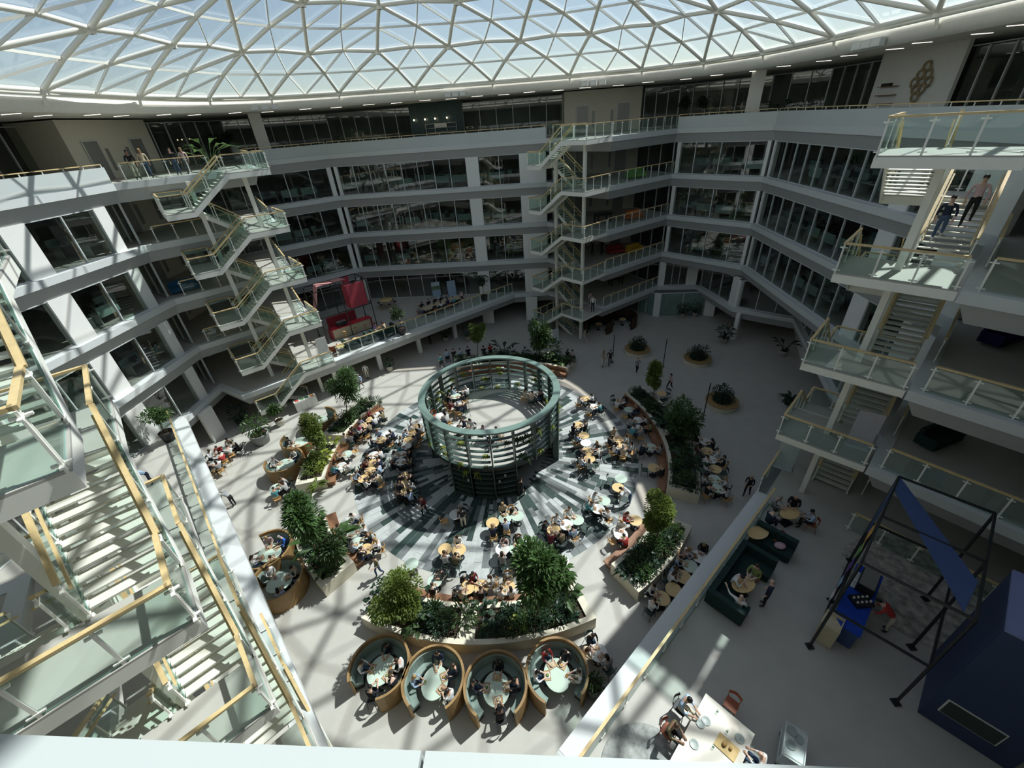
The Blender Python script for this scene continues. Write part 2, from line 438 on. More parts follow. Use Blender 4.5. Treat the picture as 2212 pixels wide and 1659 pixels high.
# ------------------------------------------------------------------ railings
def postmesh():
    b = MB(); b.box(-.03, -.018, -.12, .03, .018, 1.06)
    b.box(-.12, -.03, .93, .12, .03, .965); b.box(-.12, -.03, .08, .12, .03, .115)
    return b.mesh('post', M_STEEL)
POST = postmesh()
def rail_run(parent, a, c, spacing=1.25, gap=.03, rail=True, h=1.1, hw=.10, hh=.065, base=None):
    """one straight run of glass balustrade from a to c (3-D base points) as children of parent"""
    a, c = Vector(a), Vector(c); L = (Vector((c.x, c.y))-Vector((a.x, a.y))).length
    if L < .15: return
    n = max(1, round(L/spacing)); rz = math.atan2(c.y-a.y, c.x-a.x)
    for i in range(n+1): obj('post', POST, parent, a.lerp(c, i/n), rz)
    nrm = Vector((-(c.y-a.y), c.x-a.x, 0)).normalized()*.009
    for i in range(n):
        p, q = a.lerp(c, (i+gap/2)/n), a.lerp(c, (i+1-gap/2)/n); b = MB(); z0 = Vector((0, 0, .02)); z1 = Vector((0, 0, 1.02))
        vs = [p-nrm+z0, q-nrm+z0, q-nrm+z1, p-nrm+z1, p+nrm+z0, q+nrm+z0, q+nrm+z1, p+nrm+z1]
        vs = [v-p for v in vs]
        b.add(vs, [(0, 1, 2, 3), (7, 6, 5, 4)]); b.mi = 1; b.add(vs, [(0, 4, 5, 1), (1, 5, 6, 2), (2, 6, 7, 3), (3, 7, 4, 0)])
        b.build('glass_panel', [G_RAIL, G_EDGE], parent, p)
    if rail:
        b = MB(); u = Vector((0, 0, h)); b.beam(u, c-a+u, hw, hh); b.build('handrail', M_WOOD, parent, a)
def railing(label, pts, z, where_loc=None):
    e = empty('glass_railing', (pts[0][0], pts[0][1], z)); tag(e, label, 'railing', 'glass railings round the atrium')
    o = Vector((pts[0][0], pts[0][1], 0))
    for p, q in zip(pts, pts[1:]):
        rail_run(e, Vector((p[0], p[1], 0))-o, Vector((q[0], q[1], 0))-o)
    return e
LN = {1: 'first', 2: 'second', 3: 'third', 4: 'fourth', 5: 'top'}
def inset_run(poly, i0, i1, d, cut=0):
    I = offs(poly, d); pts = [I[i] for i in range(i0, i1+1)]
    return pts
BAY = {(0, 1, 2): 'at the red kiosk stair tower', (4, 5, 6): 'at the far stair tower', (8, 9, 10): 'at the blue kiosk stair tower'}
for (i, j, k2), w_ in BAY.items():
    for k in range(1, 6):
        if k == 1 and i == 0: continue
        I = offs(P_TYP, .3)
        d = (V2(P_TYP[j])-V2(P_TYP[i])).normalized()
        p1 = V2(I[j])-d*2.9
        railing(f'{LN[k]} floor glass railing behind the stair flights {w_}', [V2(I[i])+d*.9, p1], LV[k])
        s0 = V2(I[j]); dd = (V2(I[k2])-s0).normalized()
        railing(f'{LN[k]} floor landing glass railing with oak handrail {w_}', [s0+dd*.1, V2(I[k2])+dd*.2], LV[k])
I = offs(P_L1, .8)
railing('long terrace glass railing beside the red kiosk sofas', [V2(I[2]).lerp(V2(I[3]), .03), I[3]], LV[1])
railing('long terrace glass railing above the round booths by the blue kiosk', [V2(I[13]).lerp(V2(I[14]), .03), I[14]], LV[1])
railing('terrace glass railing under the near cream staircase', [V2(I[16]).lerp(V2(I[17]), .30), I[17]], LV[1])
b = MB()
for i, j in ((2, 3), (13, 14), (16, 17)):
    b = MB(); b.add([(*P_L1[i], LV[1]+.012), (*P_L1[j], LV[1]+.012), (*I[j], LV[1]+.012), (*I[i], LV[1]+.012)], [(0, 1, 2, 3)]); trim(b, M_FASC)

# ------------------------------------------------------------------ top floor parapets
def parapet(i, j, a=0., c=0., near=False):
    A, B = V2(P_TYP[i]), V2(P_TYP[j]); I1, I2 = offs(P_TYP, .1), offs(P_TYP, .28)
    d = (B-A).normalized(); z = LV[5]; L = (B-A).length
    if near:
        n = Vector((-d.y, d.x)); m = int(L//1.0)
        for q in range(m):
            s0, s1 = A+d*(q*L/m+.004), A+d*((q+1)*L/m-.004)
            b = MB(); b.prism([s0, s1, s1+n*.55, s0+n*.55], z, z+.95); struct(b.build('wall_parapet', M_PARA))
        return
    p = [Vector(I1[i])+d*a, Vector(I1[j])-d*c, Vector(I2[j])-d*c, Vector(I2[i])+d*a]
    b = MB(); b.prism(p, z, z+.95); struct(b.build('wall_parapet', M_PARA))
    e = empty('parapet_handrail', (p[0].x, p[0].y, z+.95)); pend(e, 'oak handrail on short posts', 'along the top floor parapets', 'handrail', 'oak handrails on the top floor parapets', p[0].x)
    q0 = (p[0]+p[3])/2+d*.12; q1 = (p[1]+p[2])/2-d*.12; n = int((q1-q0).length/1.25)
    pm = MB(); pm.box(-.02, -.02, 0, .02, .02, .16); pmm = pm.mesh('post', M_STEEL)
    o = Vector((p[0].x, p[0].y))
    for t in range(n+1):
        v = q0.lerp(q1, t/n)-o; obj('post', pmm, e, (v.x, v.y, 0))
    b = MB(); u0, u1 = q0-o, q1-o; b.beam((u0.x, u0.y, .18), (u1.x, u1.y, .18), .09, .05); b.build('handrail', M_WOOD, e)
parapet(2, 3); parapet(3, 4); parapet(6, 7); parapet(7, 8); parapet(15, 0); parapet(10, 11)
parapet(11, 12, near=True)

# ------------------------------------------------------------------ stair towers (one prototype, four copies)
ST, SM, SE = 2.75, 5.5, 7.15        # along the axis: landing end, flight end, mid-landing end
TW, FW = 3.5, 1.6
tower = empty('staircase', (0, 0, 0))
def slab_part(name, s0, s1, q0, q1, z, th=.32):
    b = MB(); b.box(s0, q0, z-.05, s1, q1, z); b.mi = 1; b.box(s0, q0, z-th-.06, s1, q1, z-.05)
    b.build(name, [M_FLOOR, M_STEEL], tower)
tread = MB(); tread.box(-.16, -FW/2+.06, -.05, .16, FW/2-.06, 0); tread_me = tread.mesh('tread', mat('tread_cream', (.70, .69, .60), .55, var=.03))
def flight(sa, za, sb, zb, qc):
    n = max(6, round(abs(za-zb)/.1667)); 
    for i in range(1, n):
        t = i/n; obj('tread', tread_me, tower, (sa+(sb-sa)*(t), qc, za+(zb-za)*t))
    for s in (-1, 1):
        b = MB(); q = qc+s*(FW/2-.03)
        # plate profile follows the slope
        b.add([(sa, q-.03, za-.38), (sb, q-.03, zb-.38), (sb, q-.03, zb-.02), (sa, q-.03, za-.02), (sa, q+.03, za-.38), (sb, q+.03, zb-.38), (sb, q+.03, zb-.02), (sa, q+.03, za-.02)],
              [(0, 1, 2, 3), (7, 6, 5, 4), (0, 4, 5, 1), (1, 5, 6, 2), (2, 6, 7, 3), (3, 7, 4, 0)])
        b.build('stringer', M_STEEL, tower)
        rail_run(tower, (sa, qc+s*(FW/2-.02), za), (sb, qc+s*(FW/2-.02), zb), 1.4)
        b = MB(); b.beam((sa, qc+s*(FW/2-.12), za+.85), (sb, qc+s*(FW/2-.12), zb+.85), .05, .05); b.build('lower_handrail', M_WOOD, tower)
for k in range(1, 6):
    z = LV[k]
    if k != 1: slab_part('landing', 0, ST, -3.55, 0, z)
    else: slab_part('landing', 0, ST, -3.3, 0, z, .3)
    zm = z-2.0
    slab_part('mid_landing', SM, SE, -TW, 0, zm)
    flight(ST, z, SM, zm, -FW/2)
    flight(SM, zm, ST, (z-4 if k > 1 else 0), -TW+FW/2)
    rail_run(tower, (0, -.05, z), (ST, -.05, z))
    if k > 1: rail_run(tower, (.05, -3.45, z), (.05, -.05, z))
    rail_run(tower, (SM, -.05, zm), (SE, -.05, zm)); rail_run(tower, (SE-.05, -.05, zm), (SE-.05, -TW+.05, zm)); rail_run(tower, (SM, -TW+.05, zm), (SE, -TW+.05, zm))
for s in (1.5, 5.0):
    b = MB(); b.box(s-.14, -1.85, 0, s+.14, -1.62, LV[5]-.3); b.build('column', M_STEEL, tower)
TOWERS = [((-16.2, 34.4), (-.787, -.617), 'white steel stair tower with glass sides next to the red kiosk'),
          ((7.7, 39.55), (-.648, .761), 'white steel stair tower on the far side of the pavilion'),
          ((12.8, 15.5), (.735, .68), 'white steel stair tower next to the blue kiosk with two people descending'),
          ((-11.2, 10.1), (.66, -.75), 'nearest white stair tower with broad oak handrails and cream treads')]
kids = list(tower.children)
for i, (c, d, lab) in enumerate(TOWERS):
    t = tower if i == 0 else copy_tree(tower, kids=kids)
    t.location = (c[0], c[1], 0); t.rotation_euler = (0, 0, math.atan2(d[1], d[0])); tag(t, lab, 'staircase')

# ------------------------------------------------------------------ lift cores in the four bays
DN = [0]
for a in (0, 87.5, -87.7, 175.8):
    ar = math.radians(a); o = rot_about((7.8, 52.6), ar)
    b = MB(); b.box(0, 0, 0, 8.2, 3.6, 23.2); core = struct(b.build('wall_core', M_BEIGE, None, (o.x, o.y, 0), ar))
    for k in range(0, 6):
        z = LV[k] if k else 0
        for x in (1.9, 6.3):
            DN[0] += 1
            e = empty(f'door_{DN[0]}', (*rot_about((7.8+x, 52.55), ar), z), ar); struct(e)
            for s in (-1, 1):
                b = MB(); b.box(min(0, s*.62), -.04, 0, max(0, s*.62), 0, 2.5); b.build('leaf', M_LIFT, e)
            b = MB(); b.box(-.7, -.03, 2.5, .7, .02, 2.58); b.box(-.7, -.03, 0, -.62, .02, 2.5); b.box(.62, -.03, 0, .7, .02, 2.5); b.build('frame', M_ALU, e)
        for x in (3.1, 5.1):
            b = MB(); b.box(-.14, -.04, 0, .14, 0, 1.5); b.build('lift_indicator', M_LIFT, core, (x, -.005, z+.5))
# floor number / name plates on the top floor cores
# ------------------------------------------------------------------ top floor: rear glazing, columns, ceiling lights
for i in range(len(HULL5)):
    p, q = HULL5[i], HULL5[(i+1) % len(HULL5)]
    L = (V2(q)-V2(p)).length
    if i in (8, 9, 10): continue
    if i == 4: segs = [(0, 1.7, 'g', 1), (10.4, L, 'g', 3)]
    elif i == 3: segs = [(0, 9.2, 'g', 6), (9.2, 15.0, 'w2', 0), (15.0, L, 'g', 5)]
    else: segs = [(0, L, 'g', max(2, round(L/1.5)))]
    for s in segs:
        if s[2] == 'w2': continue
        window_wall(p, q, LV[5], ROOFZ-.3, [s], inset=0)
M_BRICK = mat('blue_green_tile', (.028, .06, .062), .35, var=.4, scale=9, bump=.3)
p, q = V2(HULL5[3]), V2(HULL5[4]); d = (q-p).normalized(); ang = math.atan2(d.y, d.x)
o = p+d*9.2
b = MB(); b.box(0, -.15, 0, 5.8, .2, ROOFZ-LV[5]); struct(b.build('wall_kitchen', M_BRICK, None, (o.x, o.y, LV[5]), ang))
# pantry shelf unit and swing lamps on that wall
e = empty('wall_shelf', (o.x+d.x*1.6, o.y+d.y*1.6-.17, LV[5]+1.15), ang); tag(e, 'white wire shelf unit with a blank panel on the dark tiled wall', 'shelf')
sh = MB()
for z in (0, .4, .8): sh.box(0, -.3, z, 3.4, 0, z+.03)
for x in (0, 1.0, 2.3, 3.37): sh.box(x, -.3, 0, x+.03, 0, .83)
sh.build('frame', M_WHITE, e); b = MB(); b.box(1.03, -.31, .42, 2.3, -.29, .8); b.build('panel', M_WTOP, e)
M_BULB = mat('warm_bulb', (1, .82, .5), .4, var=0, emit=12)
for x in (1.0, 2.2, 3.3, 4.6):
    v = o+d*x; e = empty('wall_lamp', (v.x, v.y-.15, LV[5]+2.4), ang)
    pend(e, 'black swing arm wall lamp with warm bulb', 'on the dark tiled wall', 'lamp', 'swing lamps over the pantry', x)
    b = MB(); b.tube((0, 0, .4), (0, 0, -.2), .012, 6); b.tube((0, 0, .4), (-.5, -.5, .1), .012, 6); b.build('arm', M_BLACK, e)
    b = MB(); b.ell((-.5, -.5, .03), (.07, .07, .08)); b.build('bulb', M_BULB, e)
e = empty('pantry_counter', (o.x+d.x*.6, o.y+d.y*.6-.2, LV[5]), ang); tag(e, 'dark pantry counter with coffee gear below the wire shelf', 'counter')
b = MB(); b.box(0, -.75, 0, 4.8, -.05, .88); b.build('body', M_BLACK, e); b = MB(); b.box(-.03, -.8, .88, 4.83, 0, .92); b.build('worktop', M_LIFT, e)
# columns on the top floor
for px, py in ((566, 300), (1624, 238)):
    v = at(px, py, 20.3); v = Vector((v.x, v.y))
    dist = {566: 54.5, 1624: 50.0}[px]; v = v.normalized()*dist
    b = MB(); b.box(-.55, -.55, 0, .55, .55, ROOFZ-LV[5]); struct(b.build('column', M_WHITE, None, (v.x, v.y, LV[5]), math.atan2(v.y, v.x)))
# ceiling light strips and spotlights
M_LAMP = mat('ceiling_lamp', (1, .97, .88), .4, var=0, emit=1.6)
lm = MB(); lm.box(-.55, -.035, -.02, .55, .035, 0); lmm = lm.mesh('ceiling_light', M_LAMP)
for i in range(64):
    a = 2*math.pi*i/64
    v = rim(a, 1, 2.0+(.9 if i % 2 else 0))
    if v.y < 14: continue
    o = obj('ceiling_light', lmm, None, (v.x, v.y, ROOFZ-.005), 0)
    pend(o, 'slim white light strip in the top floor ceiling', 'counted round the dome rim', 'light', 'ceiling light strips', a)
sb = MB(); sb.box(-.28, -.18, -.2, .28, .18, .2); sb.mi = 1; sb.box(-.24, -.2, -.16, .24, -.17, .16); sbm = sb.mesh('floodlight', [M_ALU, M_WTOP])
for a0, nm in ((133.5, 'above the red kiosk stair tower'), (96.5, 'above the dark tiled pantry wall'), (66.5, 'above the far stair tower'), (16.5, 'above the wall with the ring ornament')):
    for i in range(3):
        a = math.radians(a0-i*1.7); v = rim(a, 1, -.32)
        o = obj('floodlight', sbm, None, (v.x, v.y, ROOFZ+.2), a-math.pi/2)
        pend(o, 'white floodlight box on the ring beam', nm, 'floodlight', 'floodlights on the ring beam', -a)
# ground floor columns and walls below the first floor
cm = MB(); cm.box(-.2, -.2, 0, .2, .2, 2.95); cmm = cm.mesh('column', M_WHITE)
for px, py in ((824, 798), (908, 761), (984, 729), (732, 838), (1584, 732)):
    v = at(px, py, 0); struct(obj('column', cmm, None, v, .6))
M_RIB = mat('ribbed_green_glass', (.20, .30, .25), .25, var=.1, scale=1)
def ground_wall(px0, py0, px1, py1, m=M_WHITE, h=2.9):
    a, c = at(px0, py0, 0), at(px1, py1, 0); b = MB(); b.beam((a.x, a.y, h/2), (c.x, c.y, h/2), .25, h)
    return struct(b.build('wall_ground_panel', m))
def ribbed(px0, py0, px1, py1, n=2):
    WN[0] += 1
    a, c = at(px0, py0, 0), at(px1, py1, 0); e = empty(f'window_{WN[0]}', a, math.atan2(c.y-a.y, c.x-a.x)); struct(e); L = (c-a).length
    rib = MB(); m = int(L/.18)
    for i in range(n):
        b = MB(); k = m//n
        for j in range(k):
            x0 = L/n*(i+j/k); x1 = L/n*(i+(j+1)/k); xm = (x0+x1)/2
            b.add([(x0, 0, .05), (xm, -.05, .05), (x1, 0, .05), (x0, 0, 2.75), (xm, -.05, 2.75), (x1, 0, 2.75)], [(0, 1, 4, 3), (1, 2, 5, 4)])
        b.build('pane', M_RIB, e)
    for i in range(n+1): obj('mullion', mull_mesh(2.8), e, (L/n*i, 0, 0))
    b = MB(); b.box(0, -.07, 2.75, L, .05, 2.85); b.build('frame', M_ALU, e)
ribbed(1424, 682, 1517, 679); ribbed(1378, 672, 1410, 681)
ground_wall(1410, 682, 1423, 684); ground_wall(1519, 680, 1541, 683)
ground_wall(1715, 705, 1735, 790); ground_wall(1138, 690, 1162, 690); ground_wall(1045, 697, 1068, 697)
ground_wall(486, 935, 462, 955)
# ------------------------------------------------------------------ helpers for placed things
def P2(v): return Vector((v.x, v.y))
def clock(v):
    """clockwise angle round the pavilion, starting nearest the camera"""
    return (-(math.atan2(v.y-CEN.y, v.x-CEN.x)+math.pi/2)) % (2*math.pi)
def zat(xy, py):
    """height on the vertical through xy that is seen at image row py"""
    lo, hi = -1., 30.
    for _ in range(40):
        m = (lo+hi)/2; v = Vector((xy[0], xy[1], m-EYE)); y = 829.5-FPX*v.dot(CU)/v.dot(_f)
        if y > py: lo = m
        else: hi = m
    return lo
def scale_at(v): return FPX/(Vector((v[0], v[1], v[2]-EYE)).dot(_f))     # pixels per metre

# ------------------------------------------------------------------ dark paved disc with single slabs
DISC = empty('floor_paving', (CEN.x, CEN.y, 0)); struct(DISC)
b = MB(); b.lathe([(0, .004), (10.43, .004), (10.43, 0)], 96, smooth=False); b.build('joint_bed', mat('paving_joint', (.42, .43, .41), .8), DISC)
PAV = [mat('slate_light', (.44, .46, .44), .5, var=.08, scale=4), mat('slate_mid', (.155, .172, .166), .5, var=.12, scale=4), mat('slate_dark_green', (.032, .056, .048), .45, var=.15, scale=4)]
tiles = []; NCOL = 132
prev = 0
for c in range(NCOL):
    a0, a1 = 2*math.pi*c/NCOL, 2*math.pi*(c+1)/NCOL
    r = 3.6+(.45 if c % 2 else 0)+R.random()*.25
    run = R.random()
    while r < 10.4:
        ln = R.choice((.75, .95, 1.2, 1.5)); r1 = min(10.4, r+ln)
        if 10.4-r1 < .3: r1 = 10.4
        f = (r-3.6)/6.8; x = R.random()+.25*math.sin(c*.9)
        k = 0 if x < .30+.34*f else (1 if x < .62+.2*f else 2)
        if f > .86 and R.random() < .6: k = 1
        tiles.append((a0, a1, r, r1, k)); r = r1
def tile(bm, a0, a1, r0, r1):
    g = .009; pts = []
    for r, a, s in ((r0+g, a0, 1), (r1-g, a0, 1), (r1-g, a1, -1), (r0+g, a1, -1)):
        aa = a+s*g/r; pts.append((r*math.cos(aa), r*math.sin(aa)))
    bm.prism(pts, .002, .018)
tiles.sort(key=lambda t: -(t[3]-t[2])*(t[2]+t[3])*(1.6 if math.sin(t[0]) < -.2 else .7))
rst = MB()
for i, t in enumerate(tiles):
    if i < 300: m = MB(); tile(m, *t[:4]); m.build('paving_slab', PAV[t[4]], DISC)
    else: rst.mi = t[4]; tile(rst, *t[:4])
tag(rst.build('far_paving_slabs', PAV, DISC), kind='stuff')

# ------------------------------------------------------------------ plants
def leafmb(b, base, d, L, W, fold=.25, droop=.3):
    d = d.normalized(); s = d.cross(Vector((0, 0, 1)))
    if s.length < .01: s = Vector((1, 0, 0))
    s.normalize(); u = s.cross(d)
    p1 = base+d*L*.5-Vector((0, 0, droop*L*.12)); p2 = base+d*L-Vector((0, 0, droop*L*.5))
    b.add([base, p1-s*W/2+u*W*fold, p2, p1+s*W/2+u*W*fold, p1], [(0, 4, 1), (1, 4, 2), (0, 3, 4), (4, 3, 2)])
def rv(): 
    while True:
        v = Vector((R.uniform(-1, 1), R.uniform(-1, 1), R.uniform(-1, 1)))
        if .05 < v.length < 1: return v
LEAF = {'fine': mat('leaf_fine', (.135, .185, .035), .5, var=.35, scale=1.2, trans=.3), 'broad': mat('leaf_broad', (.065, .125, .036), .4, var=.35, scale=1.5, trans=.25),
        'dark': mat('leaf_dark', (.022, .052, .026), .4, var=.4, scale=2, trans=.2), 'lime': mat('leaf_lime', (.27, .32, .045), .5, var=.25, scale=2, trans=.35), 'mid': mat('leaf_mid', (.048, .085, .028), .45, var=.35, scale=2, trans=.25)}
M_BARK = mat('bark', (.16, .10, .055), .8, var=.2, scale=8)
def crown_mesh(name, rx, ry, rz, n, L, W, m, lumps=7, droop=.5):
    b = MB(); cs = [(Vector((0, 0, 0)), .72)]
    for i in range(lumps): cs.append((Vector((R.uniform(-.55, .55), R.uniform(-.55, .55), R.uniform(-.6, .6))), R.uniform(.3, .5)))
    for i in range(n):
        c, r = R.choice(cs); v = rv().normalized(); p = c+v*r*(R.random()**.35)
        p = Vector((p.x*rx, p.y*ry, p.z*rz)); d = (v+rv()*.7+Vector((0, 0, .15))); l = L*R.uniform(.7, 1.25)
        leafmb(b, p, d, l, W*R.uniform(.8, 1.2), droop=droop)
    return b.mesh(name, m)
def tree(label, bx, by, z0, cx, cy, wpx, hpx, kind, n, L, W, xy=None, trunk=.045, pot=None, cat='tree'):
    """base pixel at height z0; crown centre pixel row/col; crown size in pixels"""
    o = at(bx, by, z0) if xy is None else Vector((xy[0], xy[1], z0))
    zc = zat((o.x, o.y), cy); sc = scale_at((o.x, o.y, zc)); 
    # sideways lean so that the crown sits over its place in the photograph
    v = at(cx, cy, zc) if abs(zc-EYE) > .5 else o
    dx = max(-.5, min(.5, v.x-o.x)); dy = max(-.5, min(.5, v.y-o.y))
    e = empty('tree', o); tag(e, label, cat, 'indoor trees')
    rx = wpx/sc/2; rz = hpx/sc/2
    cm_ = obj('crown', crown_mesh('crown', rx, rx, rz, n, L, W, LEAF[kind]), e, (dx, dy, zc-z0))
    b = MB(); top = Vector((dx, dy, zc-z0)); mid = top*.5+Vector((.03, .02, 0))
    b.tube((0, 0, 0), mid, trunk, 7, trunk*.8); b.tube(mid, top, trunk*.8, 7, trunk*.4)
    for i in range(5):
        t = R.uniform(.55, .95); q = top*t; b.tube(q, q+Vector((R.uniform(-1, 1)*rx*.6, R.uniform(-1, 1)*rx*.6, rz*R.uniform(.2, .6))), trunk*.35, 5, trunk*.15)
    b.build('trunk', M_BARK, e)
    return e, o
PLANT = {}
def proto(name, fn):
    b = MB(); fn(b); PLANT[name] = b
def fern(b, n=26, L=.6, W=.11, up=.6):
    for i in range(n):
        a = R.uniform(0, 6.28); d = Vector((math.cos(a), math.sin(a), R.uniform(.2, 1.4)*up)); leafmb(b, Vector((0, 0, .05)), d, L*R.uniform(.6, 1.15), W, droop=.9)
def rosette(b, n=30, L=.55, W=.06):
    for i in range(n):
        a = i*2.4; d = Vector((math.cos(a), math.sin(a), .25+1.6*(i/n))); leafmb(b, Vector((0, 0, .1+.2*i/n)), d, L, W, droop=.35)
def bigleaf(b, n=13, L=.55, W=.32):
    for i in range(n):
        a = R.uniform(0, 6.28); h = R.uniform(.15, .75); d0 = Vector((math.cos(a), math.sin(a), 1.4)).normalized(); p = d0*h
        b.tube((0, 0, 0), p, .012, 4); leafmb(b, p, Vector((math.cos(a), math.sin(a), R.uniform(-.1, .5))), L*R.uniform(.6, 1.1), W*R.uniform(.7, 1.1), .12, .6)
def bushy(b, n=150, r=.42, L=.17, W=.075):
    for i in range(n):
        v = rv(); p = Vector((v.x*r, v.y*r, .42+v.z*.36)); leafmb(b, p, v+rv()*.5, L*R.uniform(.7, 1.3), W)
    for i in range(4):
        a = R.uniform(0, 6.28); b.tube((0, 0, 0), (math.cos(a)*.2, math.sin(a)*.2, .5), .012, 4)
def banana(b, n=9):
    for i in range(n):
        a = i*2.4+R.random(); d = Vector((math.cos(a)*.7, math.sin(a)*.7, R.uniform(.7, 1.5))).normalized(); p = d*R.uniform(.5, .9)
        b.tube((0, 0, 0), p, .018, 4); leafmb(b, p, d+Vector((math.cos(a)*.6, math.sin(a)*.6, -.2)), R.uniform(.7, 1.1), .3, .15, .7)
PMESH = {}
def plant_mesh(kind, var, colr):
    k = (kind, var, colr)
    if k not in PMESH:
        b = MB(); {'fern': fern, 'rosette': rosette, 'bigleaf': bigleaf, 'bushy': bushy, 'banana': banana}[kind](b); PMESH[k] = b.mesh(kind+'_foliage', LEAF[colr])
    return PMESH[k]
PNAME = {'fern': 'arching fern', 'rosette': 'spiky rosette plant', 'bigleaf': 'broad leaved plant', 'bushy': 'leafy bush', 'banana': 'banana plant'}
CNAME = {'fine': 'olive green', 'broad': 'green', 'dark': 'dark green', 'lime': 'yellow green', 'mid': 'mid green'}
def plant(kind, colr, loc, sc, where, key):
    o = obj(kind if kind != 'bushy' else 'leafy_bush', plant_mesh(kind, R.randrange(2), colr), None, loc, R.uniform(0, 6.28)); o.name = {'fern': 'fern', 'rosette': 'rosette_plant', 'bigleaf': 'broadleaf_plant', 'bushy': 'leafy_bush', 'banana': 'banana_plant'}[kind]
    s = sc*R.uniform(.85, 1.15); o.scale = (s, s, s*R.uniform(.9, 1.1)); pend(o, f'{CNAME[colr]} {PNAME[kind]}', where, 'plant', 'planting in the atrium', key); return o

# ------------------------------------------------------------------ curved planters with benches
R0, R1, PH = 12.25, 14.2, .85
def arc(r, a, z=0): return Vector((CEN.x+r*math.cos(a), CEN.y+r*math.sin(a), z))
def sector(b, ra, rb, a0, a1, z0, z1):
    n = max(2, int(abs(a1-a0)/math.radians(2.2)))
    b.lathe([(ra, z0), (rb, z0), (rb, z1), (ra, z1), (ra, z0)], n, a0=a0, a1=a1, smooth=False)
PLN = {}
def planter(nm, d0, d1, beds, bench=True, outer=None):
    a0, a1 = math.radians(d0), math.radians(d1)
    e = empty('curved_planter', (CEN.x, CEN.y, 0)); tag(e, nm, 'planter', 'curved planters round the pavilion')
    t = .25
    for (f0, f1, ra, rb) in ((a0, a1, R0, R0+t), (a0, a1, R1-t, R1)):
        b = MB(); sector(b, ra, rb, f0, f1, 0, PH); b.build('rim_wall', M_STONE, e)
    edges = [a0]+[math.radians(x) for x in beds]+[a1]
    for i, x in enumerate(edges):
        wd = .03 if 0 < i < len(edges)-1 else .014
        s0 = x if i == 0 else (x-wd*2 if i == len(edges)-1 else x-wd); s1 = s0+wd*2
        b = MB(); sector(b, R0+t, R1-t, s0, s1, 0, PH); b.build('end_wall', M_STONE, e)
    b = MB(); sector(b, R0+t, R1-t, a0+.02, a1-.02, 0, PH-.12); b.build('soil', M_SOIL, e)
    if bench:
        n = max(2, round((a1-a0)*12/1.6))
        bn = empty('curved_bench', (CEN.x, CEN.y, 0)); tag(bn, 'walnut bench of the '+nm, 'bench', 'curved benches')
        for i in range(n):
            b = MB(); sector(b, R0-.58, R0-.04, a0+(a1-a0)*i/n+.0006, a0+(a1-a0)*(i+1)/n-.0006, .36, .45); b.build('seat_board', M_WOODB, bn)
        b = MB(); sector(b, R0-.5, R0-.06, a0+.01, a1-.01, 0, .36); b.build('base', M_WOODB, bn)
        b = MB(); sector(b, R0-.075, R0-.015, a0+.02, a1-.02, .47, .80); b.build('back_board', M_WOODB, bn)
    PLN[nm] = (a0, a1)
planter('two-bed planter in front of the round booths', -118.5, -70.5, [-96.2])
planter('planter with one bushy tree beside the blue kiosk terrace', -60, -37.5, [])
planter('long planter on the shaded side of the pavilion', -27, 25, [-1])
planter('planter behind the pavilion under the far stair tower', 55, 107, [])
planter('planter with two leafy trees near the red kiosk', 147, 169, [])
planter('planter with yellow flowers by the wooden booths', 172.5, 191.5, [])
planter('planter full of tall shrubs by the near staircase', -154, -131, [])
for bed, (d0, d1), mix in (('in the two-bed planter', (-117, -72), 'b'), ('in the planter beside the blue kiosk terrace', (-58.5, -39), 'd'), ('in the shaded long planter', (-25.5, 23.5), 'd'), ('in the planter behind the pavilion', (56.5, 105.5), 'm'),
                           ('in the planter near the red kiosk', (148.5, 167.5), 'm'), ('in the yellow flower planter', (174, 190), 'l'), ('in the shrub planter by the near staircase', (-152.5, -132.5), 'm')):
    a = math.radians(d0); step = .62/13.2
    while a < math.radians(d1):
        for rr in (12.78, 13.22, 13.66):
            aa = a+R.uniform(-.015, .015)
            if mix == 'b' and abs(math.degrees(aa)+96.2) < 2.6: continue
            k = R.choice(['bushy', 'bushy', 'fern', 'rosette', 'bigleaf', 'bushy', 'fern']); c = R.choice({'b': ['mid', 'dark', 'broad', 'mid', 'dark'], 'd': ['dark', 'dark', 'mid', 'broad'], 'm': ['mid', 'broad', 'mid', 'dark'], 'l': ['mid', 'fine', 'lime', 'mid']}[mix])
            plant(k, c, arc(rr+R.uniform(-.1, .1), aa, PH-.13), R.uniform(.75, 1.15), bed, clock(arc(rr, aa)))
        a += step
for px, py, kind, c, s in ((1120, 1350, 'bigleaf', 'lime', .8), (940, 1320, 'rosette', 'mid', 1.6), (1005, 1335, 'bushy', 'mid', 1.5), (1215, 1290, 'bigleaf', 'broad', 1.6), (700, 1040, 'fern', 'fine', 1.5), (712, 1180, 'banana', 'broad', 1.6),
                           (1090, 755, 'banana', 'dark', 1.7), (1200, 755, 'bushy', 'broad', 2.6), (1380, 845, 'fern', 'dark', 1.9), (1450, 930, 'banana', 'dark', 1.3), (820, 880, 'bushy', 'mid', 1.1), (1490, 1010, 'bigleaf', 'dark', 1.4), (690, 1000, 'bushy', 'fine', 1.4)):
    v = at(px, py, PH+.1); r_ = (P2(v)-CEN); r_ = r_.normalized()*min(13.8, max(12.7, r_.length)); plant(kind, c, (CEN.x+r_.x, CEN.y+r_.y, PH-.13), s, 'standing taller among the planting', clock(v))
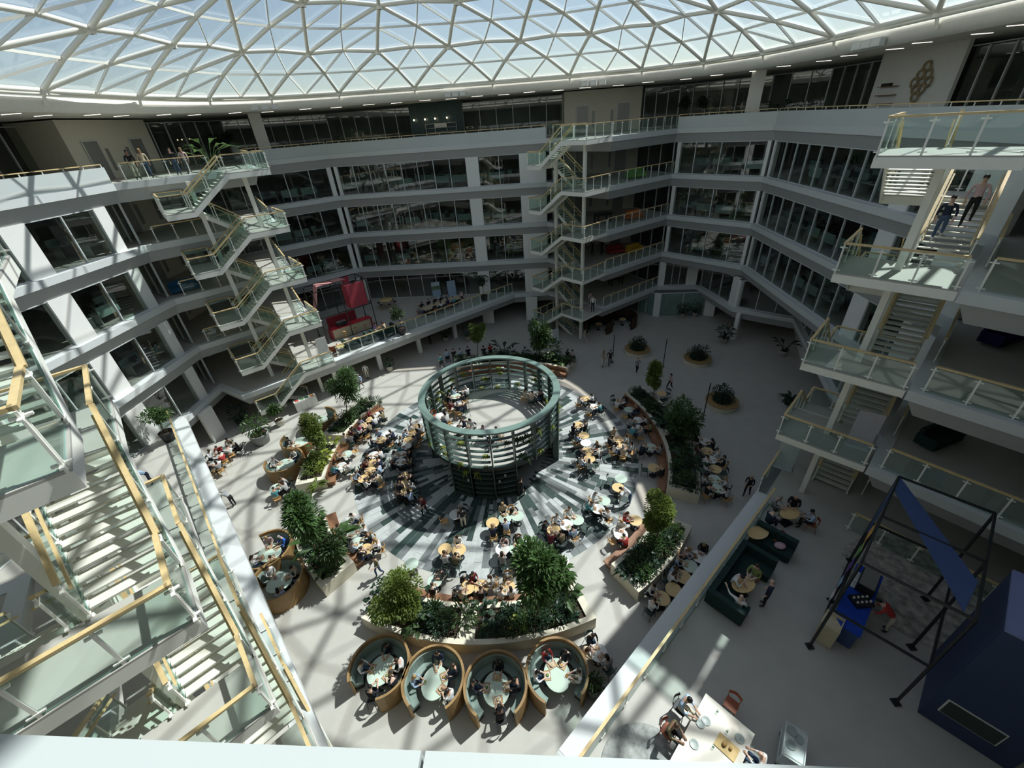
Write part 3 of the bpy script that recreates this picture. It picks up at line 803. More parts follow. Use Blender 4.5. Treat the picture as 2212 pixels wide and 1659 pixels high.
TREES = [('bushy yellow green tree in the two-bed planter', 893, 1345, PH-.1, 866, 1272, 122, 118, 'fine', 6500, .17, .075),
 ('big broad leaved umbrella tree in the two-bed planter', 1160, 1338, PH-.1, 1172, 1230, 128, 150, 'broad', 3400, .34, .11),
 ('bushy tree in the planter beside the blue kiosk terrace', 1418, 1172, PH-.1, 1425, 1105, 86, 108, 'fine', 5000, .16, .07),
 ('tall narrow tree at the far end of the shaded long planter', 1411, 868, PH-.1, 1414, 805, 46, 86, 'fine', 2800, .2, .085),
 ('broad leaved tree in the middle of the shaded long planter', 1478, 945, PH-.1, 1478, 905, 74, 120, 'broad', 2200, .32, .11),
 ('round headed tree in the planter behind the pavilion', 1030, 770, PH-.1, 1031, 720, 42, 46, 'fine', 2200, .22, .09),
 ('tall broad leaved tree in the planter behind the pavilion', 1166, 772, PH-.1, 1164, 722, 50, 96, 'broad', 2000, .36, .13),
 ('round crowned tree in the planter near the red kiosk', 752, 905, PH-.1, 741, 835, 80, 94, 'broad', 2600, .3, .09),
 ('bushy tree beside the wooden booths', 690, 985, PH-.1, 669, 925, 60, 72, 'fine', 4200, .18, .075),
 ('tall leafy shrub tree in the planter by the near staircase', 690, 1215, PH-.1, 655, 1120, 104, 130, 'broad', 3400, .34, .09)]
for t in TREES:
    v = at(t[1], t[2], t[3]); r_ = P2(v)-CEN; r_ = r_.normalized()*min(13.7, max(12.75, r_.length))
    tree(*t, xy=(CEN.x+r_.x, CEN.y+r_.y))
v = at(718, 1225, PH); r_ = (P2(v)-CEN).normalized()*13.1
tree('lower leafy shrub at the end of the planter by the near staircase', 718, 1225, PH-.1, 712, 1190, 64, 76, 'mid', 1500, .3, .09, xy=(CEN.x+r_.x, CEN.y+r_.y))

# ------------------------------------------------------------------ green pavilion with planted shelves
PR, DZ, TZ = 4.77, 2.75, 5.66
pav = empty('round_pavilion', (CEN.x, CEN.y, 0)); tag(pav, 'dark green two storey round pavilion with planted open shelves', 'pavilion')
b = MB(); b.lathe([(4.4, TZ-.12), (4.86, TZ-.12), (4.86, TZ), (4.4, TZ), (4.4, TZ-.12)], 72); 
for i in range(len(b.sm)): b.sm[i] = False
b.build('rim', mat('rim_green', (.17, .245, .21), .35, var=.04), pav)
b = MB(); b.lathe([(0, DZ-.3), (4.62, DZ-.3), (4.62, DZ), (0, DZ)], 64, smooth=False); b.build('deck', M_FLOOR, pav)
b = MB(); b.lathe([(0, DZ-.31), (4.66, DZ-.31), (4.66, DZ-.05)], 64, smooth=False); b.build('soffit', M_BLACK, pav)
NP = 20
shelf_me = []
da = 2*math.pi/NP
for j in range(6):
    z = DZ+.02+j*.44
    b = MB(); b.lathe([(4.52, z), (4.74, z), (4.74, z+.035), (4.52, z+.035), (4.52, z)], 5, a0=.02, a1=da-.02, smooth=False); shelf_me.append(b.mesh('shelf', M_GREEN))
pb = MB(); pb.box(4.40, -.04, 0, 4.80, .04, TZ-.12-DZ+.3); post_me = pb.mesh('post', M_GREEN)
for i in range(NP):
    obj('post', post_me, pav, (0, 0, DZ-.3), da*i)
    for j in range(6): obj('shelf', shelf_me[j], pav, None, da*i)
# ground level shelf walls: in front and towards the shaded side
lb = MB(); lb.box(4.38, -.04, 0, 4.80, .04, DZ-.3); lpost = lb.mesh('lower_post', M_GREEN)
lsh = []
for j in range(6):
    z = .1+j*.44; b = MB(); b.lathe([(4.4, z), (4.76, z), (4.76, z+.035), (4.4, z+.035), (4.4, z)], 5, a0=.02, a1=da-.02, smooth=False); lsh.append(b.mesh('lower_shelf', M_GREEN))
bk = MB(); bk.lathe([(4.38, 0), (4.42, 0), (4.42, DZ-.3), (4.38, DZ-.3), (4.38, 0)], 5, a0=.0, a1=da, smooth=False); bkm = bk.mesh('back_panel', mat('dark_panel', (.02, .03, .027), .5))
for i in range(NP):
    deg = (i+.5)*360/NP-360
    deg = (deg+180) % 360-180
    if -126 < deg < -70 or -14 < deg < 32 or 150 < deg or deg < -178:
        obj('lower_post', lpost, pav, None, da*i); obj('lower_post', lpost, pav, None, da*(i+1)); obj('back_panel', bkm, pav, None, da*i)
        for j in range(6): obj('lower_shelf', lsh[j], pav, None, da*i)
b = MB(); b.lathe([(2.2, 0), (2.6, 0), (2.6, 1.05), (2.75, 1.05), (2.75, 1.1), (2.2, 1.1), (2.2, 0)], 40, smooth=False); b.build('counter', M_BLACK, pav)
b = MB(); b.tube((0, 0, 0), (0, 0, DZ-.3), .7, 24); b.build('core', M_BLACK, pav)
b = MB(); b.lathe([(3.35, DZ), (3.37, DZ), (3.37, DZ+1.0), (3.35, DZ+1.0), (3.35, DZ)], 20, a0=math.radians(52), a1=math.radians(122), smooth=False); b.build('glass_screen', G_RAIL, pav)
# shelf plants
def lime_clump(b):
    for i in range(34):
        a = R.uniform(0, 6.28); leafmb(b, Vector((0, 0, .05)), Vector((math.cos(a), math.sin(a), R.uniform(-.2, 1.0))), R.uniform(.22, .42), .05, droop=1.3)
lc = MB(); lime_clump(lc); lcm = [lc.mesh('shelf_fern', LEAF['lime']), lc.mesh('shelf_fern', LEAF['mid'])]
cup = MB(); cup.lathe([(0, 0), (.07, 0), (.08, .12), (0, .12)], 10); cupm = cup.mesh('shelf_pot', M_WTOP)
for i in range(90):
    k = R.randrange(NP*6); d = da*(k//6+.2+.6*R.random()); j = k % 6
    low = R.random() < .35
    dd = (math.degrees(d)+180) % 360-180
    if low and not (-124 < dd < -72 or -12 < dd < 30): low = False
    z = (.135 if low else DZ+.055)+j*.44
    if not low and j == 5: z -= .44
    v = arc(4.63, d, z)
    if R.random() < .22:
        o = obj('shelf_pot', cupm, None, v); pend(o, 'small white pot', 'on the pavilion shelves', 'pot', 'pots on the pavilion shelves', clock(v))
    else:
        o = obj('shelf_fern', lcm[0 if R.random() < .6 else 1], None, v, R.uniform(0, 6.3)); s = R.uniform(.75, 1.3); o.scale = (s, s, s)
        pend(o, 'tufted fern', 'on the pavilion shelves', 'plant', 'ferns on the pavilion shelves', clock(v)+z*.0001)
# ------------------------------------------------------------------ people
SKIN = [mat('skin_a', (.62, .40, .29), .5, var=.04), mat('skin_b', (.50, .30, .20), .5, var=.04), mat('skin_c', (.30, .165, .10), .5, var=.04), mat('skin_d', (.68, .47, .37), .5, var=.04)]
HAIR = [mat('hair_black', (.012, .010, .009), .5, var=.2), mat('hair_brown', (.06, .032, .016), .5, var=.2), mat('hair_dark_brown', (.028, .016, .010), .5, var=.2), mat('hair_blond', (.36, .23, .10), .5, var=.2), mat('hair_grey', (.30, .29, .27), .5, var=.2)]
TOPC = {'w': ('white shirt', (.74, .74, .72)), 'k': ('black top', (.016, .016, .018)), 'n': ('navy top', (.018, .026, .055)), 'b': ('light blue shirt', (.38, .50, .66)), 'g': ('grey top', (.30, .31, .31)),
        'r': ('red top', (.48, .05, .045)), 'o': ('olive top', (.20, .17, .09)), 't': ('beige top', (.52, .43, .30)), 'p': ('pink top', (.62, .10, .22)), 'e': ('teal top', (.10, .34, .38)),
        'm': ('maroon top', (.16, .02, .03)), 'y': ('green blouse', (.26, .30, .10)), 'v': ('purple top', (.20, .13, .30)), 'u': ('bright blue top', (.03, .13, .50)), 'x': ('pale pink shirt', (.62, .45, .44))}
TOPM = {k: mat('cloth_'+v[0].replace(' ', '_'), v[1], .8, var=.12, scale=14) for k, v in TOPC.items()}
BOT = [mat('trousers_black', (.016, .016, .017), .8, var=.1, scale=10), mat('jeans_blue', (.07, .11, .19), .85, var=.15, scale=12), mat('trousers_grey', (.14, .14, .14), .8, var=.1, scale=10), mat('trousers_cream', (.60, .54, .42), .8, var=.06, scale=10), mat('trousers_navy', (.02, .026, .045), .8, var=.1, scale=10)]
M_SHOE = mat('shoe_dark', (.03, .027, .025), .5, var=.1); M_SHOEW = mat('shoe_white', (.7, .7, .68), .5, var=.05); M_EYE = mat('eye_dark', (.02, .015, .012), .3, var=0); M_LIP = mat('lip', (.38, .14, .12), .5, var=0)
def make_body(name, J):
    """J: dict of joint name -> xyz for one pose; returns a skinned continuous mesh, slots skin/top/bottom/shoe/eye"""
    vs = []; es = []; rad = []; lab = []
    def v(p, r, l): vs.append(Vector(p)); rad.append(r if isinstance(r, tuple) else (r, r)); lab.append(l); return len(vs)-1
    def e(a, b): es.append((a, b))
    pel = v(J['pelvis'], (.15, .115), 'bottom'); wa = v(J['waist'], (.135, .10), 'top'); ch = v(J['chest'], (.165, .115), 'top'); e(pel, wa); e(wa, ch)
    nk = v(J['neck'], (.055, .055), 'skin'); e(ch, nk)
    hd = Vector(J['head']); up = (hd-Vector(J['neck'])).normalized(); fw = Vector(J.get('look', (0, 1, 0))).normalized()
    jaw = v(hd-up*.05+fw*.018, (.066, .074), 'skin'); e(nk, jaw); hc = v(hd+up*.035, (.078, .092), 'skin'); e(jaw, hc); ht = v(hd+up*.098-fw*.005, (.060, .068), 'skin'); e(hc, ht)
    for s in (-1, 1):
        sh = v(J['sho'+'LR'[s > 0]], (.062, .062), 'top'); e(ch, sh)
        el = v(J['elb'+'LR'[s > 0]], (.043, .043), 'sleeve'); e(sh, el)
        wr = v(J['wri'+'LR'[s > 0]], (.027, .030), 'skin'); e(el, wr)
        f = (vs[wr]-vs[el]).normalized(); side = f.cross(Vector((0, 0, 1)))
        side = side.normalized() if side.length > .05 else Vector((1, 0, 0)); dn = side.cross(f)
        if dn.z > 0: dn = -dn
        pm = v(vs[wr]+f*.075, (.034, .018), 'skin'); e(wr, pm)
        for i, (o, l) in enumerate(((-.03, .06), (-.01, .075), (.011, .07), (.03, .055))):
            k = v(vs[pm]+f*.03+side*o, .0095, 'skin'); e(pm, k); k2 = v(vs[k]+f*l*.55+dn*.008, .0088, 'skin'); e(k, k2); k3 = v(vs[k2]+f*l*.35+dn*.028, .0075, 'skin'); e(k2, k3)
        t0 = v(vs[wr]+f*.04-side*.042*s, .0105, 'skin'); e(wr, t0); t1 = v(vs[t0]+f*.04-side*.016*s+dn*.01, .009, 'skin'); e(t0, t1)
        hp = v(J['hip'+'LR'[s > 0]], (.088, .088), 'bottom'); e(pel, hp); kn = v(J['kne'+'LR'[s > 0]], (.062, .062), 'bottom'); e(hp, kn)
        cf = v(Vector(J['kne'+'LR'[s > 0]]).lerp(Vector(J['ank'+'LR'[s > 0]]), .35), (.060, .060), 'bottom'); e(kn, cf)
        an = v(J['ank'+'LR'[s > 0]], (.040, .044), 'shoe'); e(cf, an); to = v(J['toe'+'LR'[s > 0]], (.044, .032), 'shoe'); e(an, to)
    me = bpy.data.meshes.new(name); me.from_pydata(vs, es, []); me.update()
    o = bpy.data.objects.new(name, me); COL.objects.link(o)
    o.modifiers.new('skin', 'SKIN').use_smooth_shade = True
    for i, d in enumerate(me.skin_vertices[0].data): d.radius = rad[i]; d.use_root = (i == 0)
    sb_ = o.modifiers.new('sub', 'SUBSURF'); sb_.levels = 1; sb_.render_levels = 1
    dg = bpy.context.evaluated_depsgraph_get(); ev = bpy.data.meshes.new_from_object(o.evaluated_get(dg))
    bpy.data.objects.remove(o); bpy.data.meshes.remove(me)
    ids = {'skin': 0, 'top': 1, 'sleeve': 1, 'bottom': 2, 'shoe': 3}
    segs = [(vs[a], vs[b_], lab[a], lab[b_]) for a, b_ in es]
    V = [tuple(x.co) for x in ev.vertices]; F = []; MI = []
    for p in ev.polygons:
        c = p.center; best = 9; l = 0
        for A, B, la, lb in segs:
            ab = B-A; t = max(0, min(1, (c-A).dot(ab)/max(1e-9, ab.length_squared))); d = (A+ab*t-c).length_squared
            if d < best: best = d; l = la if t < .55 else lb
        F.append(tuple(p.vertices)); MI.append(ids[l])
    bpy.data.meshes.remove(ev)
    b = MB(); b.v = V; b.f = F; b.m = MI; b.sm = [True]*len(F)
    right = fw.cross(up).normalized(); M = Matrix((right, fw, up)).transposed()
    b.mi = 0; b.ell(hd+fw*.098+up*.005, (.013, .020, .024), 6, 4, M)               # nose
    for s in (-1, 1): b.ell(hd+right*.079*s+up*.01, (.010, .022, .032), 6, 4, M)       # ears
    b.mi = 4
    for s in (-1, 1): b.ell(hd+fw*.082+right*.030*s+up*.030, (.011, .008, .007), 6, 4, M)
    b.mi = 5; b.ell(hd+fw*.088-up*.042, (.022, .008, .006), 6, 4, M)
    me = b.mesh(name, [SKIN[0], TOPM['w'], BOT[0], M_SHOE, M_EYE, M_LIP])
    hm = []
    for lng in (0, 1):
        h = MB(); h.ell(hd+up*.055-fw*.022, (.090, .098, .086), 10, 8, M)
        if lng: h.ell(hd-up*.05-fw*.062, (.088, .052, .15), 10, 8, M)
        hm.append(h.mesh('hair', HAIR[0]))
    return me, hm
def arms(L, Rr): return {'shoL': L[0], 'elbL': L[1], 'wriL': L[2], 'shoR': Rr[0], 'elbR': Rr[1], 'wriR': Rr[2]}
def mir(p): return (-p[0], p[1], p[2])
def legs(h, k, a, t, h2=None, k2=None, a2=None, t2=None):
    return {'hipR': h, 'kneR': k, 'ankR': a, 'toeR': t, 'hipL': h2 or mir(h), 'kneL': k2 or mir(k), 'ankL': a2 or mir(a), 'toeL': t2 or mir(t)}
SITL = legs((.09, .02, .545), (.11, .43, .53), (.11, .44, .10), (.12, .58, .045))
aR = ((.185, .06, 1.03), (.25, .16, .80), (.13, .42, .80))
POSE = {
 'sit_eat': dict(pelvis=(0, 0, .56), waist=(0, .0, .74), chest=(0, .06, .97), neck=(0, .11, 1.12), head=(0, .17, 1.235), look=(0, .85, -.5), **SITL, **arms(tuple(map(mir, aR)), aR)),
 'sit_up': dict(pelvis=(0, 0, .56), waist=(0, -.02, .74), chest=(0, .0, .98), neck=(0, .03, 1.15), head=(0, .06, 1.28), look=(.15, 1, -.1), **SITL,
                **arms(((-.185, 0, 1.05), (-.24, .04, .80), (-.12, .30, .79)), ((.185, .0, 1.05), (.25, .12, .82), (.10, .40, .82)))),
 'sit_lean': dict(pelvis=(0, 0, .56), waist=(0, .05, .73), chest=(0, .15, .93), neck=(0, .22, 1.06), head=(0, .29, 1.17), look=(0, .9, -.35), **SITL,
                  **arms(((-.185, .15, .99), (-.27, .33, .80), (-.10, .47, .80)), ((.185, .15, .99), (.26, .34, .80), (.06, .42, 1.02)))),
 'stand': dict(pelvis=(0, 0, .93), waist=(0, 0, 1.12), chest=(0, .0, 1.36), neck=(0, .02, 1.52), head=(0, .04, 1.64), look=(0, 1, -.1), **legs((.09, 0, .90), (.10, .02, .50), (.10, -.01, .09), (.12, .14, .04)),
               **arms(((-.19, 0, 1.43), (-.26, -.02, 1.14), (-.24, .10, .90)), ((.19, 0, 1.43), (.26, -.02, 1.14), (.24, .10, .90)))),
 'walk': dict(pelvis=(0, 0, .92), waist=(0, .02, 1.11), chest=(0, .04, 1.35), neck=(0, .07, 1.51), head=(0, .10, 1.63), look=(0, 1, -.1), **legs((.09, 0, .89), (.10, .24, .52), (.10, .30, .09), (.11, .44, .06), (-.09, 0, .89), (-.10, -.03, .50), (-.10, -.30, .14), (-.11, -.19, .04)),
              **arms(((-.19, .03, 1.42), (-.26, .12, 1.14), (-.23, .30, .98)), ((.19, .03, 1.42), (.26, -.10, 1.15), (.25, -.06, .90)))),
 'carry': dict(pelvis=(0, 0, .92), waist=(0, 0, 1.11), chest=(0, .0, 1.35), neck=(0, .02, 1.51), head=(0, .05, 1.63), look=(0, 1, -.35), **legs((.09, 0, .89), (.10, .16, .51), (.10, .16, .09), (.11, .30, .05), (-.09, 0, .89), (-.10, -.02, .50), (-.10, -.20, .11), (-.11, -.08, .04)),
               **arms(((-.19, 0, 1.42), (-.25, .06, 1.14), (-.14, .33, 1.10)), ((.19, 0, 1.42), (.25, .06, 1.14), (.14, .33, 1.10)))),
 'bend': dict(pelvis=(0, -.05, .90), waist=(0, .10, 1.04), chest=(0, .30, 1.16), neck=(0, .44, 1.25), head=(0, .55, 1.31), look=(0, .8, -.6), **legs((.09, -.05, .87), (.10, 0, .49), (.10, -.06, .09), (.12, .08, .04)),
              **arms(((-.19, .33, 1.20), (-.24, .42, .95), (-.20, .58, .80)), ((.19, .33, 1.20), (.24, .42, .95), (.20, .58, .80)))),
 'lounge': dict(pelvis=(0, 0, .55), waist=(0, -.05, .73), chest=(0, -.10, .96), neck=(0, -.09, 1.12), head=(0, -.06, 1.25), look=(0, 1, -.1), **legs((.09, .02, .54), (.11, .43, .52), (.12, .50, .10), (.12, .64, .045)),
                **arms(((-.19, -.10, 1.03), (-.42, -.05, 1.0), (-.62, .10, 1.10)), ((.19, -.10, 1.03), (.27, .02, .80), (.12, .24, .74)))),
 'descend': dict(pelvis=(0, 0, .92), waist=(0, .0, 1.11), chest=(0, .0, 1.35), neck=(0, .02, 1.51), head=(0, .05, 1.63), look=(0, 1, -.4), **legs((.09, 0, .89), (.10, .16, .51), (.10, .20, .09), (.11, .33, .05), (-.09, 0, .89), (-.10, .10, .58), (-.10, -.12, .26), (-.11, .02, .20)),
                 **arms(((-.19, 0, 1.42), (-.29, .02, 1.13), (-.27, .16, .92)), ((.19, 0, 1.42), (.28, -.02, 1.13), (.26, .12, .90)))),
}
BODY = {k: make_body('body_'+k, v) for k, v in POSE.items()}
PEOPLE = []
DOING = {'sit_eat': 'seated', 'sit_up': 'seated', 'sit_lean': 'seated leaning in', 'stand': 'standing', 'walk': 'walking', 'carry': 'walking with a tray', 'bend': 'bending forward', 'lounge': 'lounging', 'descend': 'walking down stairs'}
def person(pose, loc, face, top, where, key=None, label=None, skin=None, hair=None, lng=None, bot=None, sc=None):
    """face: direction vector the person faces"""
    me, hm = BODY[pose]
    o = obj('person', me, None, loc, math.atan2(face[1], face[0])-math.pi/2)
    s = sc or R.uniform(.95, 1.05); o.scale = (s, s, s)
    sk = SKIN[skin if skin is not None else R.choice((0, 0, 0, 1, 1, 2, 3, 3))]; bt = BOT[bot if bot is not None else R.choice((0, 0, 1, 1, 2, 3, 4))]
    for i, m in enumerate((sk, TOPM[top], bt, R.choice((M_SHOE, M_SHOE, M_SHOEW)))):
        o.material_slots[i].link = 'OBJECT'; o.material_slots[i].material = m
    L = lng if lng is not None else (R.random() < .4)
    if hair != -1:
        h = obj('hair', hm[1 if L else 0], o); h.material_slots[0].link = 'OBJECT'
        hc = hair if hair is not None else R.choice((0, 0, 1, 1, 2, 2, 3, 4)); h.material_slots[0].material = HAIR[hc]
    if label: tag(o, label, 'person', 'people in the atrium')
    else: pend(o, f'{DOING[pose]} person in {TOPC[top][0]}', where, 'person', 'people in the atrium', key if key is not None else clock(Vector(loc)))
    PEOPLE.append(Vector((loc[0], loc[1], loc[2]))); return o

# ------------------------------------------------------------------ tables and chairs
TABLES = {}
def table_proto(r, m, h=.75):
    b = MB(); b.lathe([(0, h-.03), (r-.01, h-.03), (r, h-.02), (r, h-.005), (r-.008, h), (0, h)], 28); 
    b.sm = [False]*len(b.sm); top = b.mesh('table_top', m)
    b = MB(); b.tube((0, 0, .03), (0, 0, h-.03), .03, 10); stem = b.mesh('stem', M_BLACK)
    b = MB(); b.lathe([(0, 0), (r*.6, 0), (r*.6, .015), (.04, .04), (0, .04)], 20); base = b.mesh('base', M_BLACK)
    return top, stem, base
TP = {'o': table_proto(.40, M_WOODT), 'm': table_proto(.40, M_MINT), 'w': table_proto(.40, M_WTOP)}
TPN = {'o': 'oak round cafe table', 'm': 'mint round cafe table', 'w': 'white round cafe table'}
def table(k, loc, where, key):
    e = empty('cafe_table', loc); [obj(n, me, e) for n, me in zip(('table_top', 'stem', 'base'), TP[k])]
    pend(e, TPN[k], where, 'table', 'round cafe tables', key); return e
def chair_proto(m):
    out = []
    b = MB(); b.prism([(-.20, -.19), (.20, -.19), (.22, .0), (.20, .21), (-.20, .21), (-.22, .0)], .425, .45); out.append(('seat', b.mesh('seat', m)))
    b = MB(); n = 7
    pts = [(.22*math.sin(t), -.20-.06*math.cos(t*1.0)+.06*abs(math.sin(t))) for t in [(-1.35+2.7*i/n) for i in range(n+1)]]
    for (x0, y0), (x1, y1) in zip(pts, pts[1:]):
        b.add([(x0, y0, .66), (x1, y1, .66), (x1, y1-.02, .80), (x0, y0-.02, .80), (x0, y0-.018, .66), (x1, y1-.018, .66), (x1, y1-.038, .80), (x0, y0-.038, .80)], [(0, 1, 2, 3), (7, 6, 5, 4), (3, 2, 6, 7), (1, 0, 4, 5)])
    out.append(('backrest', b.mesh('backrest', m)))
    for sx in (-1, 1):
        b = MB(); b.tube((.17*sx, .18, .43), (.20*sx, .22, 0), .013, 6); out.append(('leg', b.mesh('leg', M_BLACK if m is M_GREENC else m)))
        b = MB(); b.tube((.21*sx, -.22, .80), (.18*sx, -.17, .43), .012, 6); b.tube((.18*sx, -.17, .43), (.21*sx, -.24, 0), .013, 6); out.append(('leg', b.mesh('leg', M_BLACK if m is M_GREENC else m)))
    return out
M_GREENC = mat('chair_dark_green', (.035, .065, .05), .45, var=.05); M_CHW = mat('chair_oak', (.50, .29, .11), .45, var=.1, scale=6); M_CHK = mat('chair_black', (.018, .018, .018), .5, var=.05); M_CHR = mat('chair_rust', (.34, .10, .05), .6, var=.1)
CP = {'g': chair_proto(M_GREENC), 'o': chair_proto(M_CHW), 'k': chair_proto(M_CHK), 'r': chair_proto(M_CHR)}
CPN = {'g': 'dark green cafe chair', 'o': 'oak cafe chair', 'k': 'black cafe chair', 'r': 'rust coloured chair'}
CHAIRS = []
def chair(k, loc, face, where, key=None):
    e = empty('cafe_chair', loc, math.atan2(face[1], face[0])-math.pi/2)
    for n, me in CP[k]: obj(n, me, e)
    pend(e, CPN[k], where, 'chair', 'cafe chairs', key if key is not None else clock(Vector(loc))); CHAIRS.append(Vector(loc)); return e
# dishes
def dish(name, prof, m, n=14):
    b = MB(); b.lathe(prof, n); return b.mesh(name, m)
DISH = [('plate', dish('plate', [(0, .008), (.07, .004), (.115, .018), (.12, .016), (.07, 0), (0, 0)], M_WTOP)), ('bowl', dish('bowl', [(0, .012), (.05, .012), (.085, .06), (.09, .06), (.055, 0), (0, 0)], M_WTOP)),
        ('glass', dish('glass', [(0, .004), (.03, .004), (.036, .11), (.039, .11), (.033, 0), (0, 0)], G_RAIL, 10))]
food = MB(); food.lathe([(0, .055), (.05, .05), (.078, .034), (0, .03)], 10); FOOD = [food.mesh('food', mat('food_'+str(i), c, .7, var=.5, scale=40)) for i, c in enumerate(((.45, .25, .07), (.16, .22, .05), (.5, .36, .18), (.35, .10, .05)))]
tr = MB(); tr.box(-.2, -.14, 0, .2, .14, .012); tr.box(-.2, -.14, .012, .2, -.128, .026); tr.box(-.2, .128, .012, .2, .14, .026); tr.box(-.2, -.128, .012, -.188, .128, .026); tr.box(.188, -.128, .012, .2, .128, .026)
TRAY = tr.mesh('tray', mat('tray_wood', (.42, .29, .16), .5, var=.1))
def setting(tc, v, z, where, key):
    """a tray or plate in front of someone at v on the table centred tc"""
    d = (P2(v)-P2(tc)); d.normalize(); p = P2(tc)+d*.21
    if R.random() < .55:
        o = obj('tray', TRAY, None, (p.x, p.y, z), math.atan2(d.y, d.x)+math.pi/2); o.scale = (.8, .8, .8); pend(o, 'wooden lunch tray', where, 'tray', 'lunch trays', key); z += .0115
    nm, me = DISH[0 if R.random() < .6 else 1]
    o = obj(nm, me, None, (p.x, p.y, z)); o.scale = (.85, .85, .85); pend(o, f'white {nm} of food', where, nm, 'plates and bowls of food', key)
    obj('food', R.choice(FOOD), o)
    if R.random() < .4:
        q = P2(tc)+Vector((-d.y, d.x))*.2+d*.08; o = obj('glass', DISH[2][1], None, (q.x, q.y, z if False else tc.z)); pend(o, 'water glass', where, 'glass', 'water glasses', key)
def crowd(ox, oy, s, tabs, where, zf=0., bench=False):
    for t in tabs:
        x, y, k, ppl = t[:4]; z = zf+.018 if where == WP else zf
        c = at(ox+x/s, oy+y/s, zf+.75); key = clock(c); c.z = z
        if any((P2(c)-q).length < .72 and abs(c.z-zq) < 1 for q, zq in TABPOS): 
            for q, zq in TABPOS:
                d = P2(c)-q
                if d.length < .82: c = c+Vector((d.x, d.y, 0)).normalized()*(.82-d.length)
        if bench == 'in' or where == WB:
            pass
        TABPOS.append((P2(c), z)); table(k, c, where, key)
        for q in ppl:
            hx, hy, col = q[:3]; opt = q[3] if len(q) > 3 else ''
            if col in 'GOKR':     # an empty chair
                v = at(ox+hx/s, oy+hy/s, zf+.5); d = P2(v)-P2(c); d = d.normalized()*max(.55, min(.75, d.length)); v = Vector((c.x+d.x, c.y+d.y, z))
                if clear_of(v, .42): chair(col.lower(), v, -d, where); SEATS.append(v)
                continue
            v = at(ox+hx/s, oy+hy/s, zf+1.2); d = P2(v)-P2(c)
            if d.length < .05: d = Vector((0, -1))
            d = d.normalized()*max(.66, min(.80, d.length+.1)); v = Vector((c.x+d.x, c.y+d.y, z))
            if not clear_of(v, .46):
                for a in (.5, -.5, 1., -1., 1.5, -1.5):
                    d2 = Vector((d.x*math.cos(a)-d.y*math.sin(a), d.x*math.sin(a)+d.y*math.cos(a))); v2 = Vector((c.x+d2.x, c.y+d2.y, z))
                    if clear_of(v2, .46): v, d = v2, d2; break
                else: continue
            rr = (P2(v)-CEN).length; onbench = R0-.75 < rr < R1+.1 and zf < 1
            if onbench:
                if not benchy(v): onbench = False
            if onbench: # sit on the bench, back to the planter
                rr2 = R0-.36 if rr < 13.2 else rr; w_ = (P2(v)-CEN).normalized()*rr2; v = Vector((CEN.x+w_.x, CEN.y+w_.y, 0))
            SEATS.append(v); person(R.choice(('sit_eat', 'sit_eat', 'sit_up', 'sit_lean')), v, -d, col, where)
            if not onbench: chair(R.choice('ggkoo'), v-Vector((-d.x, -d.y, 0)).normalized()*.03, -d, where)
            setting(c, v, z+.75, where, key)
TABPOS = []; SEATS = []
def clear_of(v, r): return all((v-w_).length > r for w_ in SEATS) and all((P2(v)-q).length > .5 or abs(v.z-zq) > 1 for q, zq in TABPOS)
def benchy(v):
    a = math.atan2(v.y-CEN.y, v.x-CEN.x)
    return any((a-a0) % (2*math.pi) < (a1-a0) for a0, a1 in PLN.values())
WP = 'on the dark paving, clockwise'; WB = 'along the planter benches, clockwise'; WO = 'outside the planters, clockwise'; WD = 'on the pavilion deck, clockwise'
# on the sunny side of the pavilion
crowd(700, 850, 7.373, [(900, 745, 'o', [(800, 700, 'k'), (860, 620, 'b'), (1000, 700, 'k')]), (1000, 640, 'w', [(1070, 600, 'n')]), (1510, 440, 'w', [(1420, 400, 'b')]), (1470, 530, 'o', [(1360, 510, 'w'), (1560, 560, 'g')]),
 (1400, 630, 'o', [(1260, 610, 'b'), (1520, 620, 'g')]), (1340, 740, 'o', [(1230, 700, 'w'), (1470, 720, 'g')]), (1310, 840, 'w', [(1190, 820, 'e')]), (1230, 970, 'w', [(1110, 950, 'w'), (1370, 930, 'k')]), (1220, 1090, 'w', [(1090, 1060, 'k'), (1360, 1040, 'o')]),
 (790, 980, 'w', [(880, 930, 'w'), (680, 980, 'k')]), (760, 1070, 'o', [(640, 1040, 'm'), (880, 1050, 'n')]), (740, 1160, 'o', [(620, 1130, 'k'), (850, 1160, 'b')]), (710, 1250, 'o', [(600, 1220, 'b'), (830, 1240, 'k')]), (730, 1340, 'w', [(600, 1340, 'w'), (850, 1320, 'o')]),
 (1290, 1310, 'o', [(1190, 1310, 'k'), (1410, 1320, 'k')]), (1300, 1430, 'o', [(1170, 1440, 'k'), (1450, 1450, 'g')]), (1310, 1560, 'o', [(1200, 1560, 'k'), (1390, 1640, 'b')])], WP)
crowd(700, 850, 7.373, [(860, 330, 'w', [(770, 270, 'm'), (950, 330, 'o')]), (740, 410, 'o', [(650, 350, 'k'), (850, 420, 'w')]), (660, 490, 'o', [(570, 420, 'b'), (550, 500, 'p'), (760, 520, 't')]), (560, 590, 'w', [(480, 560, 'm'), (680, 590, 'k')]),
 (450, 640, 'o', [(370, 580, 'k'), (310, 680, 'w'), (420, 720, 'g'), (550, 700, 'k')]), (360, 960, 'm', [(240, 930, 't'), (520, 880, 'O')]), (280, 1150, 'w', [(390, 1110, 'w'), (170, 1130, 'e')])], WB)
